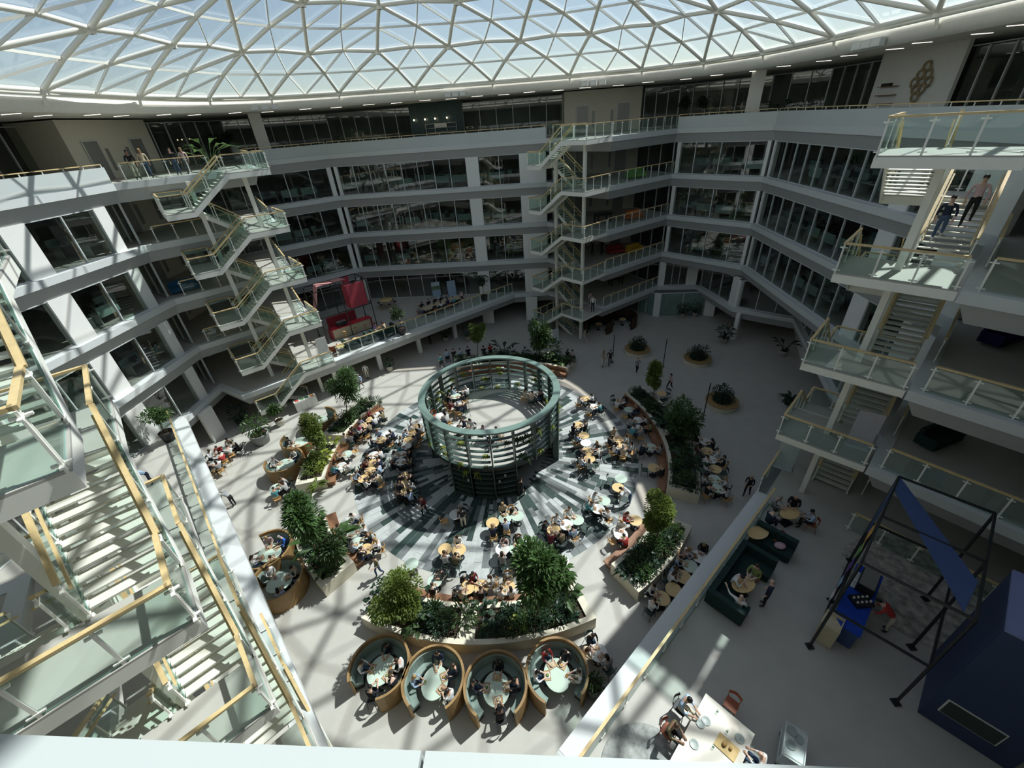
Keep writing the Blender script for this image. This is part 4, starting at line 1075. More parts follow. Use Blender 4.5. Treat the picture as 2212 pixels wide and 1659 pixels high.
# shaded side
crowd(1180, 820, 7.373, [(620, 300, 'o', [(520, 290, 'w'), (720, 240, 'w')]), (750, 430, 'w', [(670, 450, 'w'), (850, 390, 'e')]), (510, 720, 'o', [(600, 680, 'k'), (430, 730, 'k')]), (600, 890, 'o', [(490, 880, 'b')]), (630, 1010, 'w', [(510, 1010, 'O')]),
 (660, 1140, 'o', [(550, 1110, 'n'), (820, 1010, 'k'), (860, 1110, 'w')]), (690, 1260, 'o', [(540, 1260, 'w'), (680, 1370, 'w'), (780, 1370, 'G')]), (1150, 950, 'o', [(1030, 920, 'k'), (1110, 830, 't'), (1270, 900, 'w')]), (1200, 1040, 'o', [(1070, 1050, 'w'), (1320, 1020, 'w'), (1230, 1130, 't')]),
 (1190, 1580, 'm', [(1020, 1590, 'G')])], WP)
crowd(1180, 820, 7.373, [(1190, 340, 'w', [(1110, 370, 'w'), (1230, 260, 'k'), (1045, 300, 'G')]), (1320, 475, 'm', [(1430, 430, 'k'), (1250, 580, 'O')]), (1450, 640, 'w', [(1580, 590, 'w'), (1350, 640, 'g')]), (1450, 770, 'w', [(1330, 810, 'e'), (1540, 860, 'g'), (1620, 700, 'y')]),
 (1660, 1070, 'm', [(1530, 1040, 'n'), (1800, 1060, 'g')]), (1710, 1400, 'o', [(1830, 1400, 'k'), (1600, 1430, 'G')])], WB)
crowd(1180, 820, 7.373, [(1840, 220, 'o', [(1930, 210, 'G'), (1880, 310, 'G')])], WO)
crowd(1180, 1000, 5.53, [(860, 295, 'o', [(770, 240, 'G')]), (690, 450, 'm', [(580, 370, 'w'), (840, 460, 'G')]), (620, 550, 'w', [(500, 480, 'e'), (750, 580, 'w')]), (370, 680, 'm', [(300, 570, 'w'), (460, 760, 'G')]), (240, 740, 'w', [(170, 650, 'w'), (350, 810, 'b')]), (90, 800, 'o', [(40, 720, 'k'), (200, 860, 'o'), (40, 900, 'm')])], WP)
crowd(1180, 1000, 5.53, [(1065, 685, 'o', [(960, 610, 'r')]), (890, 850, 'w', [(900, 730, 'w'), (1000, 950, 'r'), (810, 920, 'O')])], WB)
crowd(1180, 1000, 5.53, [(1830, 1120, 'w', [(1690, 1040, 'x'), (1880, 990, 'k')]), (1720, 1230, 'm', [(1590, 1120, 'b')]), (1640, 1360, 'o', [(1520, 1220, 'b'), (1430, 1330, 'w')]), (1520, 1510, 'o', []), (1400, 1600, 'o', [(1310, 1490, 'w'), (1270, 1660, 'w')]),
 (2020, 70, 'o', [(1890, 20, 'w'), (2120, 110, 'G')]), (2010, 190, 'm', [(1880, 150, 'w'), (2160, 200, 'w')]), (2040, 300, 'm', [(1910, 300, 'k'), (2170, 310, 'w')])], WO)
crowd(1472, 550, 2.962, [(150, 1195, 'w', [(110, 1140, 'k'), (195, 1185, 'k')]), (165, 1255, 'o', [(100, 1230, 'm'), (250, 1260, 'w')]), (190, 1310, 'w', [(120, 1330, 'w'), (265, 1315, 'k')])], WO)
# front of the pavilion
crowd(880, 960, 6.144, [(640, 930, 'w', [(690, 810, 'k'), (490, 1010, 'O')]), (1130, 1040, 'o', [(1130, 1130, 'n'), (1110, 930, 'G')]), (1295, 980, 'm', [(1240, 870, 't'), (1310, 1090, 'b')]), (1460, 950, 'm', [(1400, 820, 'k')]), (500, 1390, 'o', [(490, 1470, 'w')]), (685, 1400, 'o', [(660, 1260, 'w'), (630, 1500, 'o')]),
 (1260, 1390, 'w', [(1270, 1270, 'x'), (1250, 1520, 'g')]), (1440, 1380, 'm', [(1410, 1260, 'k'), (1440, 1520, 'g')]), (1610, 1310, 'm', []), (50, 1590, 'm', [])], WP)
crowd(740, 1100, 2.967, [(590, 460, 'm', [(600, 410, 'k'), (560, 520, 'k')]), (800, 500, 'o', [(725, 480, 'k'), (775, 415, 'k'), (740, 575, 't')]), (890, 495, 'o', [(855, 435, 'm'), (935, 440, 'w'), (880, 575, 'k')]), (1060, 500, 'o', [(1055, 425, 'o'), (1005, 560, 'w'), (1090, 575, 'w')]), (1405, 330, 'w', [(1430, 390, 'w')])], WB)
crowd(540, 1040, 6.144, [(1290, 540, 'w', [(1380, 430, 'w'), (1160, 590, 'g')]), (1370, 680, 'm', [(1500, 600, 'w'), (1230, 750, 'k')]), (1420, 810, 'm', [(1560, 690, 'k'), (1290, 870, 'b')]), (1530, 900, 'o', [(1670, 800, 'w'), (1390, 970, 'k')])], WB)
crowd(540, 1040, 6.144, [(340, 80, 'm', [(310, 170, 'e'), (520, 30, 'w'), (440, 140, 'g')])], WO)
crowd(0, 550, 2.962, [(1395, 1285, 'w', [(1385, 1215, 'r'), (1440, 1295, 'r'), (1340, 1260, 'w')]), (1455, 1235, 'w', [(1450, 1180, 't'), (1510, 1200, 'k'), (1475, 1265, 'w')]), (1375, 1335, 'w', [(1400, 1350, 'g'), (1345, 1320, 'k')])], WO)
crowd(740, 1100, 2.967, [(1640, 920, 'w', [(1600, 800, 'k'), (1550, 900, 't'), (1700, 960, 'g')])], WO)
# pavilion deck
crowd(880, 740, 6.144, [(710, 620, 'w', [(600, 600, 'b'), (800, 610, 'w')]), (640, 710, 'm', [(530, 700, 'k'), (770, 700, 'k')]), (690, 810, 'w', [(570, 790, 'm'), (640, 890, 'n'), (810, 840, 'k')]), (440, 970, 'w', [(560, 980, 'w'), (370, 960, 'R')]), (650, 1130, 'w', [(660, 1050, 'n')]), (760, 1160, 'w', [(820, 1050, 'w')]),
 (1100, 1200, 'w', [(1000, 1120, 'v'), (1180, 1150, 't')]), (1680, 670, 'w', [(1540, 640, 't'), (1610, 760, 't'), (1780, 650, 'k'), (1720, 780, 'O')])], WD, zf=DZ)
# far bench behind the pavilion
for i, (hx, hy, c) in enumerate(((440, 190, 'e'), (520, 120, 'b'), (610, 110, 'k'), (695, 100, 'b'), (800, 80, 'k'), (1010, 70, 'k'), (1095, 40, 'r'), (1400, 50, 'w'), (2110, 130, 'k'), (2160, 150, 'x'))):
    v = at(880+hx/6.144, 740+hy/6.144, 1.2); v.z = 0; w_ = P2(v)-CEN
    if w_.length < 14.9: w_ = w_.normalized()*14.9; v = Vector((CEN.x+w_.x, CEN.y+w_.y, 0))
    person('sit_up', v, w_.normalized(), c, 'behind the far planter', clock(v)); chair('k', v, w_.normalized(), 'behind the far planter')

# ------------------------------------------------------------------ round booths
M_BOOTH = mat('booth_oak_veneer', (.30, .185, .075), .5, var=.10, scale=4); M_CUSH = mat('booth_cushion_mint', (.24, .31, .27), .8, var=.06, scale=8); M_BTOP = M_MINT
def booth(i, c, face, label, ppl, zf=0):
    """open ring booth; face = direction of the opening"""
    fa = math.atan2(face[1], face[0]); e = empty('round_booth', (c.x, c.y, zf)); tag(e, label, 'booth', 'round oak booths')
    g = .62; a0, a1 = fa+g, fa+2*math.pi-g
    b = MB(); b.lathe([(1.26, 0), (1.36, 0), (1.36, 1.22), (1.26, 1.22), (1.26, 0)], 40, a0=a0, a1=a1, smooth=False); b.build('shell', M_BOOTH, e)
    b = MB(); b.lathe([(.86, .30), (1.24, .30), (1.24, .46), (.86, .46), (.86, .30)], 36, a0=a0+.08, a1=a1-.08, smooth=False); b.build('seat_cushion', M_CUSH, e)
    b = MB(); b.lathe([(1.15, .47), (1.255, .47), (1.255, 1.0), (1.20, 1.0), (1.15, .47)], 36, a0=a0+.06, a1=a1-.06, smooth=False); b.build('back_cushion', M_CUSH, e)
    b = MB(); b.lathe([(.9, 0), (1.2, 0), (1.2, .30), (.9, .30), (.9, 0)], 36, a0=a0+.1, a1=a1-.1, smooth=False); b.build('plinth', M_BLACK, e)
    t = empty('booth_table', (c.x, c.y, zf), fa); tag(t, 'mint table in the '+label, 'table', 'booth tables')
    b = MB(); b.lathe([(0, .71), (.60, .71), (.61, .73), (.60, .75), (0, .75)], 32, smooth=False); o = b.build('table_top', M_BTOP, t); o.scale = (1.12, .95, 1)
    b = MB(); b.tube((0, 0, .02), (0, 0, .71), .05, 10); b.build('stem', M_BLACK, t)
    b = MB(); b.lathe([(0, 0), (.35, 0), (.35, .02), (0, .03)], 20); b.build('base', M_BLACK, t)
    w_ = 'in the round booths, clockwise'
    for hx, hy, col in ppl:
        v = at(hx, hy, zf+1.2); d = (P2(v)-P2(c))
        ang = (math.atan2(d.y, d.x)-fa+math.pi) % (2*math.pi)-math.pi
        d.normalize()
        if abs(ang) < .55: q = P2(c)+d*1.02; person('sit_eat', (q.x, q.y, zf), -d, col, w_); chair('k', Vector((q.x, q.y, zf)), -d, w_)
        else: q = P2(c)+d*.98; person(R.choice(('sit_eat', 'sit_up', 'sit_eat')), (q.x, q.y, zf+.01), -d, col, w_)
        p = P2(c)+d*.42; k = clock(v)
        if R.random() < .6: o = obj('tray', TRAY, None, (p.x, p.y, zf+.75), math.atan2(d.y, d.x)+math.pi/2); pend(o, 'wooden lunch tray', w_, 'tray', 'lunch trays', k); zz = zf+.7615
        else: zz = zf+.75
        nm, me = DISH[R.randrange(2)]; o = obj(nm, me, None, (p.x, p.y, zz)); pend(o, f'white {nm} of food', w_, nm, 'plates and bowls of food', k); obj('food', R.choice(FOOD), o)
BX, BY, BS = 740, 1100, 2.967
def bp(l): return [(BX+x/BS, BY+y/BS, c) for x, y, c in l]
for i, (x, y, fc, lab, ppl) in enumerate([
    (247, 1030, (-.55, -1), 'first oak booth before the two-bed planter', [(265, 895, 'k'), (150, 990, 'w'), (365, 975, 'w'), (180, 1130, 'k'), (330, 1100, 'k')]),
    (590, 1110, (-.12, -1), 'second oak booth before the two-bed planter', [(600, 955, 'n'), (705, 1010, 'k'), (480, 1075, 'b'), (690, 1190, 'w')]),
    (985, 1150, (.0, -1), 'third oak booth with a diner at its opening', [(990, 1005, 'k'), (855, 1110, 'k'), (1115, 1100, 'k'), (1005, 1280, 'k')]),
    (1375, 1060, (.12, -1), 'fourth oak booth with a red topped diner', [(1305, 900, 'r'), (1425, 925, 'k'), (1262, 1040, 'w'), (1495, 1045, 'w')])]):
    c = at(BX+x/BS, BY+y/BS, .75); c.z = 0; w_ = P2(c)-CEN; w_ = w_.normalized()*max(w_.length, R1+1.42); c = Vector((CEN.x+w_.x, CEN.y+w_.y, 0)); booth(i, c, fc, lab, bp(ppl))
for i, (x, y, fc, lab, ppl) in enumerate([(582, 1195, (-1, .2), 'near staircase booth with a bright blue topped diner', [(575, 1165, 'x'), (607, 1160, 'u'), (550, 1200, 'w'), (588, 1215, 'k')]), (604, 1258, (-1, -.5), 'lower booth beside the near staircase', [(585, 1235, 'w'), (632, 1228, 't'), (600, 1290, 'b')]),
    (620, 1002, (-.7, .5), 'booth of two white shirts by the flower planter', [(598, 992, 'w'), (620, 985, 'w')]), (650, 955, (-.6, .8), 'round booth behind the bushy tree', [(628, 948, 'k'), (640, 950, 'w')]), (696, 908, (-.5, .8), 'empty booth below the red kiosk stair tower', [])]):
    c = at(x, y, .75); c.z = 0; w_ = P2(c)-CEN; w_ = w_.normalized()*max(w_.length, R1+1.42); c = Vector((CEN.x+w_.x, CEN.y+w_.y, 0)); booth(i, c, fc, lab, ppl)
# ------------------------------------------------------------------ kiosks on the first floor terraces
L1 = LV[1]
def frame2(p0, u, v):
    """helper: local (s,t,z) -> world point"""
    return lambda s, t, z: Vector((p0[0]+u[0]*s+v[0]*t, p0[1]+u[1]*s+v[1]*t, z))
def slabq(b, pts, th):
    """thin solid panel from 4 corner points"""
    n = (pts[1]-pts[0]).cross(pts[3]-pts[0]).normalized()*th/2
    b.add([p-n for p in pts]+[p+n for p in pts], [(0, 3, 2, 1), (4, 5, 6, 7), (0, 1, 5, 4), (1, 2, 6, 5), (2, 3, 7, 6), (3, 0, 4, 7)])
def kiosk_frame(e, W, W_, D, z0, zt, zm, mids):
    o = e.location
    def bar(nm, a, c, r=.035):
        b = MB(); b.beam(a-o, c-o, r*2, r*2); b.build(nm, M_BLACK, e)
    for s in [0, W_]+mids:
        for t in (0, D):
            bar('post', W(s, t, z0), W(s, t, zt))
            b = MB(); q = W(s, t, z0)-o; b.box(q.x-.12, q.y-.12, q.z, q.x+.12, q.y+.12, q.z+.03); b.build('foot_plate', M_BLACK, e)
    for z in (zt, zm):
        for t in (0, D): bar('beam', W(0, t, z), W(W_, t, z))
        for s in [0, W_]+(mids if z == zt else []): bar('beam', W(s, 0, z), W(s, D, z))
    bar('base_rail', W(0, 0, z0+.03), W(W_, 0, z0+.03), .025)
M_PINK = mat('pink_panel', (.62, .30, .30), .6, var=.04); M_RED = mat('red_panel', (.42, .06, .085), .6, var=.05); M_DRED = mat('dark_red_counter', (.30, .03, .045), .5, var=.05); M_REDT = mat('red_counter_top', (.55, .02, .04), .4, var=.03)
M_PLY = mat('plywood_front', (.58, .50, .34), .6, var=.06)
p0, u_, v_ = (-18.11, 38.54), (.774, .633), (-.633, .774); W = frame2(p0, u_, v_); KW, KD, KT, KM = 5.34, 2.6, 8.6, 6.0
e = empty('red_kiosk', W(KW/2, KD/2, L1)); tag(e, 'black framed kiosk with pink and red panels and a red coffee counter', 'kiosk')
kiosk_frame(e, W, KW, KD, L1, KT, KM, [2.6])
o = e.location.copy()
def kp(nm, m, pts, th=.05):
    b = MB(); slabq(b, [Vector(p)-o for p in pts], th); return b.build(nm, m, e)
kp('top_band', M_PINK, [W(1.0, KD, KT), W(3.6, KD, KT), W(3.9, KD-1.0, KT), W(1.0, KD-1.0, KT)])
kp('slanted_band', M_PINK, [W(1.0, KD, KT), W(1.0, KD-1.0, KT), W(.1, KD-1.0, L1+2.2), W(.1, KD, L1+2.2)])
kp('square_panel', M_RED, [W(3.2, -.06, KM+.1), W(5.0, -.06, KM+.1), W(5.0, -.06, KT-.1), W(3.2, -.06, KT-.1)])
kp('side_panel', M_RED, [W(3.2, .1, KM), W(3.2, 1.2, KM), W(3.2, 1.2, KT-.2), W(3.2, .1, KT-.2)])
kp('back_panel', M_RED, [W(3.9, KD, KM-.5), W(4.6, KD, KM-.5), W(4.6, KD, KT), W(3.9, KD, KT)])
kp('low_back_panel', M_DRED, [W(1.2, KD+.1, L1), W(4.3, KD+.1, L1), W(4.3, KD+.1, L1+1.5), W(1.2, KD+.1, L1+1.5)], .3)
e2 = empty('red_counter', W(2.9, .7, L1), math.atan2(u_[1], u_[0])); tag(e2, 'red topped coffee counter with a plywood front inside the red kiosk', 'counter')
b = MB(); b.box(-2.1, -.35, 0, 2.0, .35, 1.0); b.build('front', M_PLY, e2)
b = MB(); b.box(-2.15, -.42, 1.0, 2.05, .42, 1.06); b.build('worktop', M_REDT, e2)
b = MB(); b.box(-2.3, -.4, 0, -2.1, .4, 1.06); b.box(2.0, -.4, 0, 2.15, .4, 1.06); b.build('end_panel', M_DRED, e2)
def coffee_machine(loc, rz, lab):
    c = empty('coffee_machine', loc, rz); tag(c, lab, 'coffee machine')
    b = MB(); b.box(-.5, -.28, .05, .5, .28, .45); b.build('body', M_BLACK, c); b = MB(); b.box(-.46, -.42, .02, .46, -.28, .06); b.build('drip_tray', M_ALU, c)
    for x in (-.25, .25): b = MB(); b.tube((x, -.3, .22), (x, -.42, .2), .03, 8); b.build('group_head', M_ALU, c)
    b = MB(); b.box(-.48, -.25, .45, .48, .25, .47); b.build('cup_rail', M_LIFT, c)
coffee_machine(W(2.0, .7, L1+1.06), math.atan2(u_[1], u_[0])+math.pi, 'black coffee machine on the red counter')
stl = [('seat', (lambda b: b.lathe([(0, .72), (.17, .72), (.17, .76), (0, .76)], 14)))]
for i, s in enumerate((1.7, 2.9, 4.0)):
    c = empty('bar_stool', W(s, .0-.25, L1)); pend(c, 'oak bar stool', 'in front of the red counter', 'stool', 'bar stools at the red kiosk', i)
    b = MB(); b.lathe([(0, .72), (.17, .72), (.17, .76), (0, .76)], 14); b.build('seat', M_CHW, c)
    for a in range(4): b = MB(); b.tube((.08*math.cos(a*1.57+.8), .08*math.sin(a*1.57+.8), .72), (.22*math.cos(a*1.57+.8), .22*math.sin(a*1.57+.8), 0), .014, 5); b.build('leg', M_CHW, c)
# blue kiosk
M_BLUE = mat('blue_panel', (.05, .085, .21), .6, var=.05); M_NAVY = mat('navy_panel', (.032, .05, .115), .6, var=.06); M_PBLUE = mat('pale_blue_panel', (.20, .23, .42), .6, var=.04); M_BLUET = mat('blue_counter_top', (.012, .06, .42), .4, var=.03)
p0, u_, v_ = (10.63, 7.71), (.765, .645), (.66, -.751); W = frame2(p0, u_, v_); KW = 5.2
e = empty('blue_kiosk', W(KW/2, KD/2, L1)); tag(e, 'black framed kiosk with navy and blue panels and a blue counter', 'kiosk'); o = e.location.copy()
kiosk_frame(e, W, KW, KD, L1, KT, KM-.1, [2.55])
kp('diagonal_band', M_BLUE, [W(KW, 0, KT), W(4.3, 0, KT), W(0.1, 2.35, KT), W(1.5, 2.5, KT)])
kp('side_drop', M_BLUE, [W(KW, 0, KT), W(4.3, 0, KT), W(4.5, 0, L1+2.4), W(KW, 0, L1+2.0)])
b = MB(); q = [W(.17, 3.15, 0), W(.17, 5.3, 0), W(2.7, 5.3, 0), W(2.7, 3.15, 0)]
b.prism([(p.x-o.x, p.y-o.y) for p in q], 0, KT-L1-.05); b.build('tall_block', M_NAVY, e)
kp('pale_top', M_PBLUE, [W(.17, 3.15, KT), W(.17, 5.3, KT), W(2.7, 5.3, KT), W(2.7, 3.15, KT)], .08)
kp('hatch_frame', M_WTOP, [W(.15, 3.40, 4.08), W(.15, 4.73, 4.08), W(.15, 4.73, 4.83), W(.15, 3.40, 4.83)], .03)
kp('hatch', mat('dark_board', (.03, .045, .04), .4), [W(.125, 3.44, 4.12), W(.125, 4.69, 4.12), W(.125, 4.69, 4.79), W(.125, 3.44, 4.79)], .02)
e2 = empty('blue_counter', W(2.6, .65, L1), math.atan2(u_[1], u_[0])); tag(e2, 'bright blue coffee counter inside the navy kiosk', 'counter')
b = MB(); b.box(-1.7, -.4, 0, 1.6, .4, .95); b.build('front', M_BLUE, e2); b = MB(); b.prism([(-1.75, -.45), (1.65, -.45), (1.65, .45), (-1.45, .45), (-1.75, .15)], .95, 1.0); b.build('worktop', M_BLUET, e2)
coffee_machine(W(3.3, .7, L1+1.0), math.atan2(u_[1], u_[0])+math.pi, 'black coffee machine on the blue counter')
c = empty('grinder', W(2.4, .75, L1+1.0)); tag(c, 'row of black cup holders beside the coffee machine on the blue counter', 'cup holder')
b = MB(); b.box(-.35, -.25, 0, .35, .25, .12); b.build('box', M_BLACK, c)
for i in range(8): b = MB(); b.tube((-.25+.17*(i % 4), -.1+.2*(i//4), .12), (-.25+.17*(i % 4), -.1+.2*(i//4), .2), .035, 8, .042); b.build('cup', M_WTOP, c)
c = empty('pastry_shelf', W(.75, .25, L1), math.atan2(u_[1], u_[0])); tag(c, 'pale wooden pastry shelf standing at the end of the blue counter', 'shelf')
b = MB()
for x in (-.35, .32): b.box(x, -.3, 0, x+.03, .3, 1.15)
b.build('side', M_PLY, c)
for i, z in enumerate((.35, .65, .95)): b = MB(); b.box(-.35, -.3, z, .35, .3, z+.03); b.box(-.35, -.3, z+.03, .35, -.27, z+.12); b.build('shelf', M_PLY, c)
person('bend', W(2.6, 1.75, L1), (-v_[0], -v_[1]), 'r', '', label='barista in a red top working behind the blue counter', hair=0, lng=0, bot=3)
# rainbow flag hanging from the blue kiosk frame
c = empty('flag', W(2.0, -.12, L1)); tag(c, 'long rainbow banner hanging down the blue kiosk frame', 'flag')
cols = [(.55, .30, .08), (.58, .48, .12), (.10, .28, .08), (.05, .08, .32), (.12, .05, .22), (.06, .04, .05), (.30, .45, .60), (.62, .32, .36), (.70, .70, .68)]
for i, cc in enumerate(cols):
    z1 = KT-.2-i*.47; b = MB(); q = [W(1.72, -.10+.05*(i % 2), z1-.47)-c.location, W(2.28, -.10+.05*(i % 2), z1-.47)-c.location, W(2.28, -.10+.05*((i+1) % 2), z1)-c.location, W(1.72, -.10+.05*((i+1) % 2), z1)-c.location]
    slabq(b, q, .012); b.build('stripe', mat(f'flag_{i}', cc, .8, var=.05), c)

# ------------------------------------------------------------------ sofas, oval tables and people on the blue kiosk terrace
M_SOFA = mat('dark_green_velvet', (.010, .032, .028), .8, var=.15, scale=6)
def usofa(lab, a, u, v, L, D, wings=(1, 1), zf=None):
    zf = L1 if zf is None else zf
    W = frame2(a, u, v); c = empty('corner_sofa', W(L/2, D/2, zf), 0); tag(c, lab, 'sofa', 'dark green sofas'); o = c.location.copy()
    def bx(nm, s0, s1, t0, t1, z0, z1):
        b = MB(); q = [W(s0, t0, 0), W(s1, t0, 0), W(s1, t1, 0), W(s0, t1, 0)]
        q = [(p.x-o.x, p.y-o.y) for p in q]
        if (Vector(q[1])-Vector(q[0])).cross(Vector(q[2])-Vector(q[1])) < 0: q.reverse()
        b.prism(q, z0, z1); b.build(nm, M_SOFA, c)
    n = max(1, round(L/1.0))
    for i in range(n): bx('seat_cushion', L*i/n+.01, L*(i+1)/n-.01, .25, .85, .12, .44)
    for i in range(n): bx('back_cushion', L*i/n+.01, L*(i+1)/n-.01, 0, .24, .12, .92)
    if wings[0]: bx('wing_seat', .25, .85, .86, D, .12, .44); bx('wing_back', 0, .24, .25, D, .12, .92)
    if wings[1]: bx('wing_seat', L-.85, L-.25, .86, D, .12, .44); bx('wing_back', L-.24, L, .25, D, .12, .92)
    bx('base', .1, L-.1, .1, .8, 0, .12)
    return W
u1, v1 = (.765, .645), (.645, -.765)
W1 = usofa('dark green corner sofa with a lounging man in white', (7.38, 9.70), u1, v1, 3.5, 1.5)
W2 = usofa('straight dark green sofa facing the empty oval table', (11.3, 12.95), v1, (-u1[0], -u1[1]), 1.75, .85, (0, 0))
ot = MB(); ot.lathe([(0, .68), (.55, .68), (.56, .70), (.55, .72), (0, .72)], 30); ot.sm = [False]*len(ot.sm); otm = ot.mesh('table_top', M_WOODT)
def oval(px, py, lab, zf=L1, sx=1.25):
    v = at(px, py, zf+.72); c = empty('oval_table', (v.x, v.y, zf), .3); tag(c, lab, 'table', 'oval oak tables'); t = obj('table_top', otm, c); t.scale = (sx*.75, .62, 1)
    b = MB(); b.tube((0, 0, .02), (0, 0, .68), .04, 8); b.build('stem', M_BLACK, c); b = MB(); b.box(-.28, -.22, 0, .28, .22, .02); b.build('base', M_BLACK, c); return v
t1 = oval(1606, 1262, 'oval oak table in the near green sofa corner'); t2 = oval(1638, 1150, 'empty oval oak table between the green sofas'); t3 = oval(1706, 1108, 'oval oak table with four people near the stair foot')
def seat_at(px, py, tc, pose, col, lab, zf=L1, ch=None, **k):
    v = at(px, py, zf+1.2); v.z = zf; d = P2(tc)-P2(v); 
    if d.length < .68: v = v-Vector((d.x, d.y, 0)).normalized()*(.68-d.length)
    person(pose, v, d, col, '', label=lab, **k)
    if ch: chair(ch, v, d, 'on the blue kiosk terrace')
    return v
person('sit_lean', W1(1.35, .48, L1), v1, 'w', '', label='person in white leaning over the oval table in the sofa corner', hair=0, lng=0, bot=2)
person('lounge', W1(.5, 1.12, L1), u1, 'w', '', label='bald man in a white shirt lounging along the green sofa', hair=-1, bot=0)
seat_at(1636, 1225, t1, 'sit_up', 'y', 'woman in a green blouse and cream trousers on a rust chair', ch='r', hair=1, lng=1, bot=3)
v = at(1648, 1308, L1); person('stand', v, P2(t1)-P2(v), 'n', '', label='bald man in a navy suit standing beside the oval table', hair=-1, bot=0)
b = MB(); b.ell((0, 0, 0), (.26, .2, .1), 12, 8); ob = b.build('cushion', mat('pink_cushion', (.52, .33, .38), .8, var=.1), None, W2(1.2, .5, L1+.54)); tag(ob, 'pale pink cushion on the straight green sofa', 'cushion')
v = at(1674, 1175, L1); chair('r', v, P2(t2)-P2(v), 'on the blue kiosk terrace')
for px, py, c, lab, h in ((1678, 1072, 'g', 'man in a grey top at the far oval table by the stair foot', 4), (1722, 1072, 'k', 'man in a black top at the far oval table by the stair foot', -1), (1764, 1108, 'b', 'woman in blue denim on a rust chair at the far oval table', 0), (1666, 1108, 'n', 'person in navy on the far green sofa', 0)):
    seat_at(px, py, t3, 'sit_eat', c, lab, hair=h, ch='r' if c in 'bk' else None)
# big shared table, trolley, rug
TBL = frame2((5.83, 6.19), (-.74, -.67), (.655, -.755))
c = empty('shared_table', TBL(1.3, .8, L1)); tag(c, 'large cream shared table with plates and a cutting board by the near parapet', 'table'); o = c.location.copy()
q = [TBL(0, 0, 0), TBL(3.0, 0, 0), TBL(3.0, 1.6, 0), TBL(0, 1.6, 0)]; q = [(p.x-o.x, p.y-o.y) for p in q]; M_CREAM = mat('cream_laminate', (.66, .62, .52), .45, var=.03)
b = MB(); b.prism(q, .70, .74); b.build('table_top', M_CREAM, c)
for p in q: b = MB(); b.tube((p[0]*.85, p[1]*.85, 0), (p[0]*.85, p[1]*.85, .70), .035, 8); b.build('leg', M_BLACK, c)
cb = MB(); cb.box(-.22, -.32, 0, .22, .32, .025); ob = cb.build('cutting_board', mat('board_wood', (.52, .36, .12), .5, var=.1), None, TBL(.95, 1.1, L1+.74), .7); tag(ob, 'wooden cutting board with bread on the shared table', 'cutting board')
bl = MB(); bl.ell((0, .08, .05), (.09, .07, .05)); bl.ell((.03, -.1, .04), (.06, .05, .04)); ob = bl.build('bread', mat('bread', (.40, .24, .08), .7, var=.2), None, TBL(.95, 1.1, L1+.765), .7); tag(ob, 'brown bread pieces on the cutting board', 'bread')
gp = dish('plate', [(0, .01), (.1, .006), (.14, .022), (.145, .02), (.09, 0), (0, 0)], mat('grey_green_plate', (.33, .38, .35), .4))
for i, (s, t) in enumerate(((.75, .35), (.95, .25), (1.6, .35), (.45, 1.3), (1.9, 1.3))):
    ob = obj('plate', gp, None, TBL(s, t, L1+.74)); pend(ob, 'grey green plate', 'on the big shared table', 'plate', 'plates on the shared table', i)
for i, (s, t) in enumerate(((.25, .5), (1.25, .8), (.55, .95))):
    ob = obj('glass', DISH[2][1], None, TBL(s, t, L1+.74)); pend(ob, 'drinking glass', 'on the big shared table', 'glass', 'glasses on the shared table', i)
for s, t, face, col, lab, h, ch in ((.85, -.45, (v1[0], v1[1]), 'b', 'dark haired person in blue denim at the shared table', 0, 'k'), (1.75, -.42, (v1[0], v1[1]), 'o', 'person in an olive patterned top on a rust chair at the shared table', 1, 'r'),
                                    (.6, 2.05, (-v1[0], -v1[1]), 'w', 'bald person in white at the shared table beside the trolley', -1, 'k'), (1.25, 2.0, (-v1[0], -v1[1]), 'g', 'grey haired person in grey at the shared table', 4, 'k')):
    person('sit_eat', TBL(s, t, L1), face, col, '', label=lab, hair=h, lng=0); chair(ch, TBL(s, t, L1), face, 'at the big shared table')
chair('r', TBL(-.45, .75, L1), (-.74, -.67), 'at the big shared table')
c = empty('trolley', TBL(-.55, 2.55, L1), .9); tag(c, 'steel serving trolley with dishes beside the shared table', 'trolley')
for z in (.25, .85): b = MB(); b.box(-.5, -.3, z, .5, .3, z+.03); b.box(-.5, -.3, z+.03, .5, -.27, z+.07); b.box(-.5, .27, z+.03, .5, .3, z+.07); b.build('tray_shelf', M_ALU, c)
for x in (-.47, .47):
    for y in (-.27, .27): b = MB(); b.tube((x, y, .06), (x, y, .95), .015, 6); b.build('leg', M_ALU, c); b = MB(); b.tube((x, y-.015, .05), (x, y+.015, .05), .05, 10); b.build('caster', M_BLACK, c)
    b = MB(); b.tube((x, -.27, .95), (x, .27, .95), .015, 6); b.build('handle', M_ALU, c)
for i, (x, y) in enumerate(((-.1, .1), (.2, -.08), (.3, .12))):
    v = c.location+Vector((x*math.cos(.9)-y*math.sin(.9), x*math.sin(.9)+y*math.cos(.9), .88)); ob = obj('plate', gp, None, v); pend(ob, 'grey green plate', 'on the serving trolley', 'plate', 'plates on the trolley', i)
b = MB(); b.lathe([(0, .015), (1.45, .015), (1.47, .001)], 48, smooth=False); ob = b.build('round_rug', mat('grey_rug', (.33, .34, .32), .9, var=.35, scale=5), None, (3.3, 4.3, L1)); tag(ob, 'round mottled grey rug beside the shared table', 'rug')
b = MB(); b.lathe([(0, .015), (2.6, .015), (2.62, .001)], 48, smooth=False); ob = b.build('round_rug', mat('patterned_rug', (.36, .34, .29), .9, var=.5, scale=3), None, (16.4, 9.6, L1)); tag(ob, 'large patterned round rug behind the blue kiosk', 'rug')
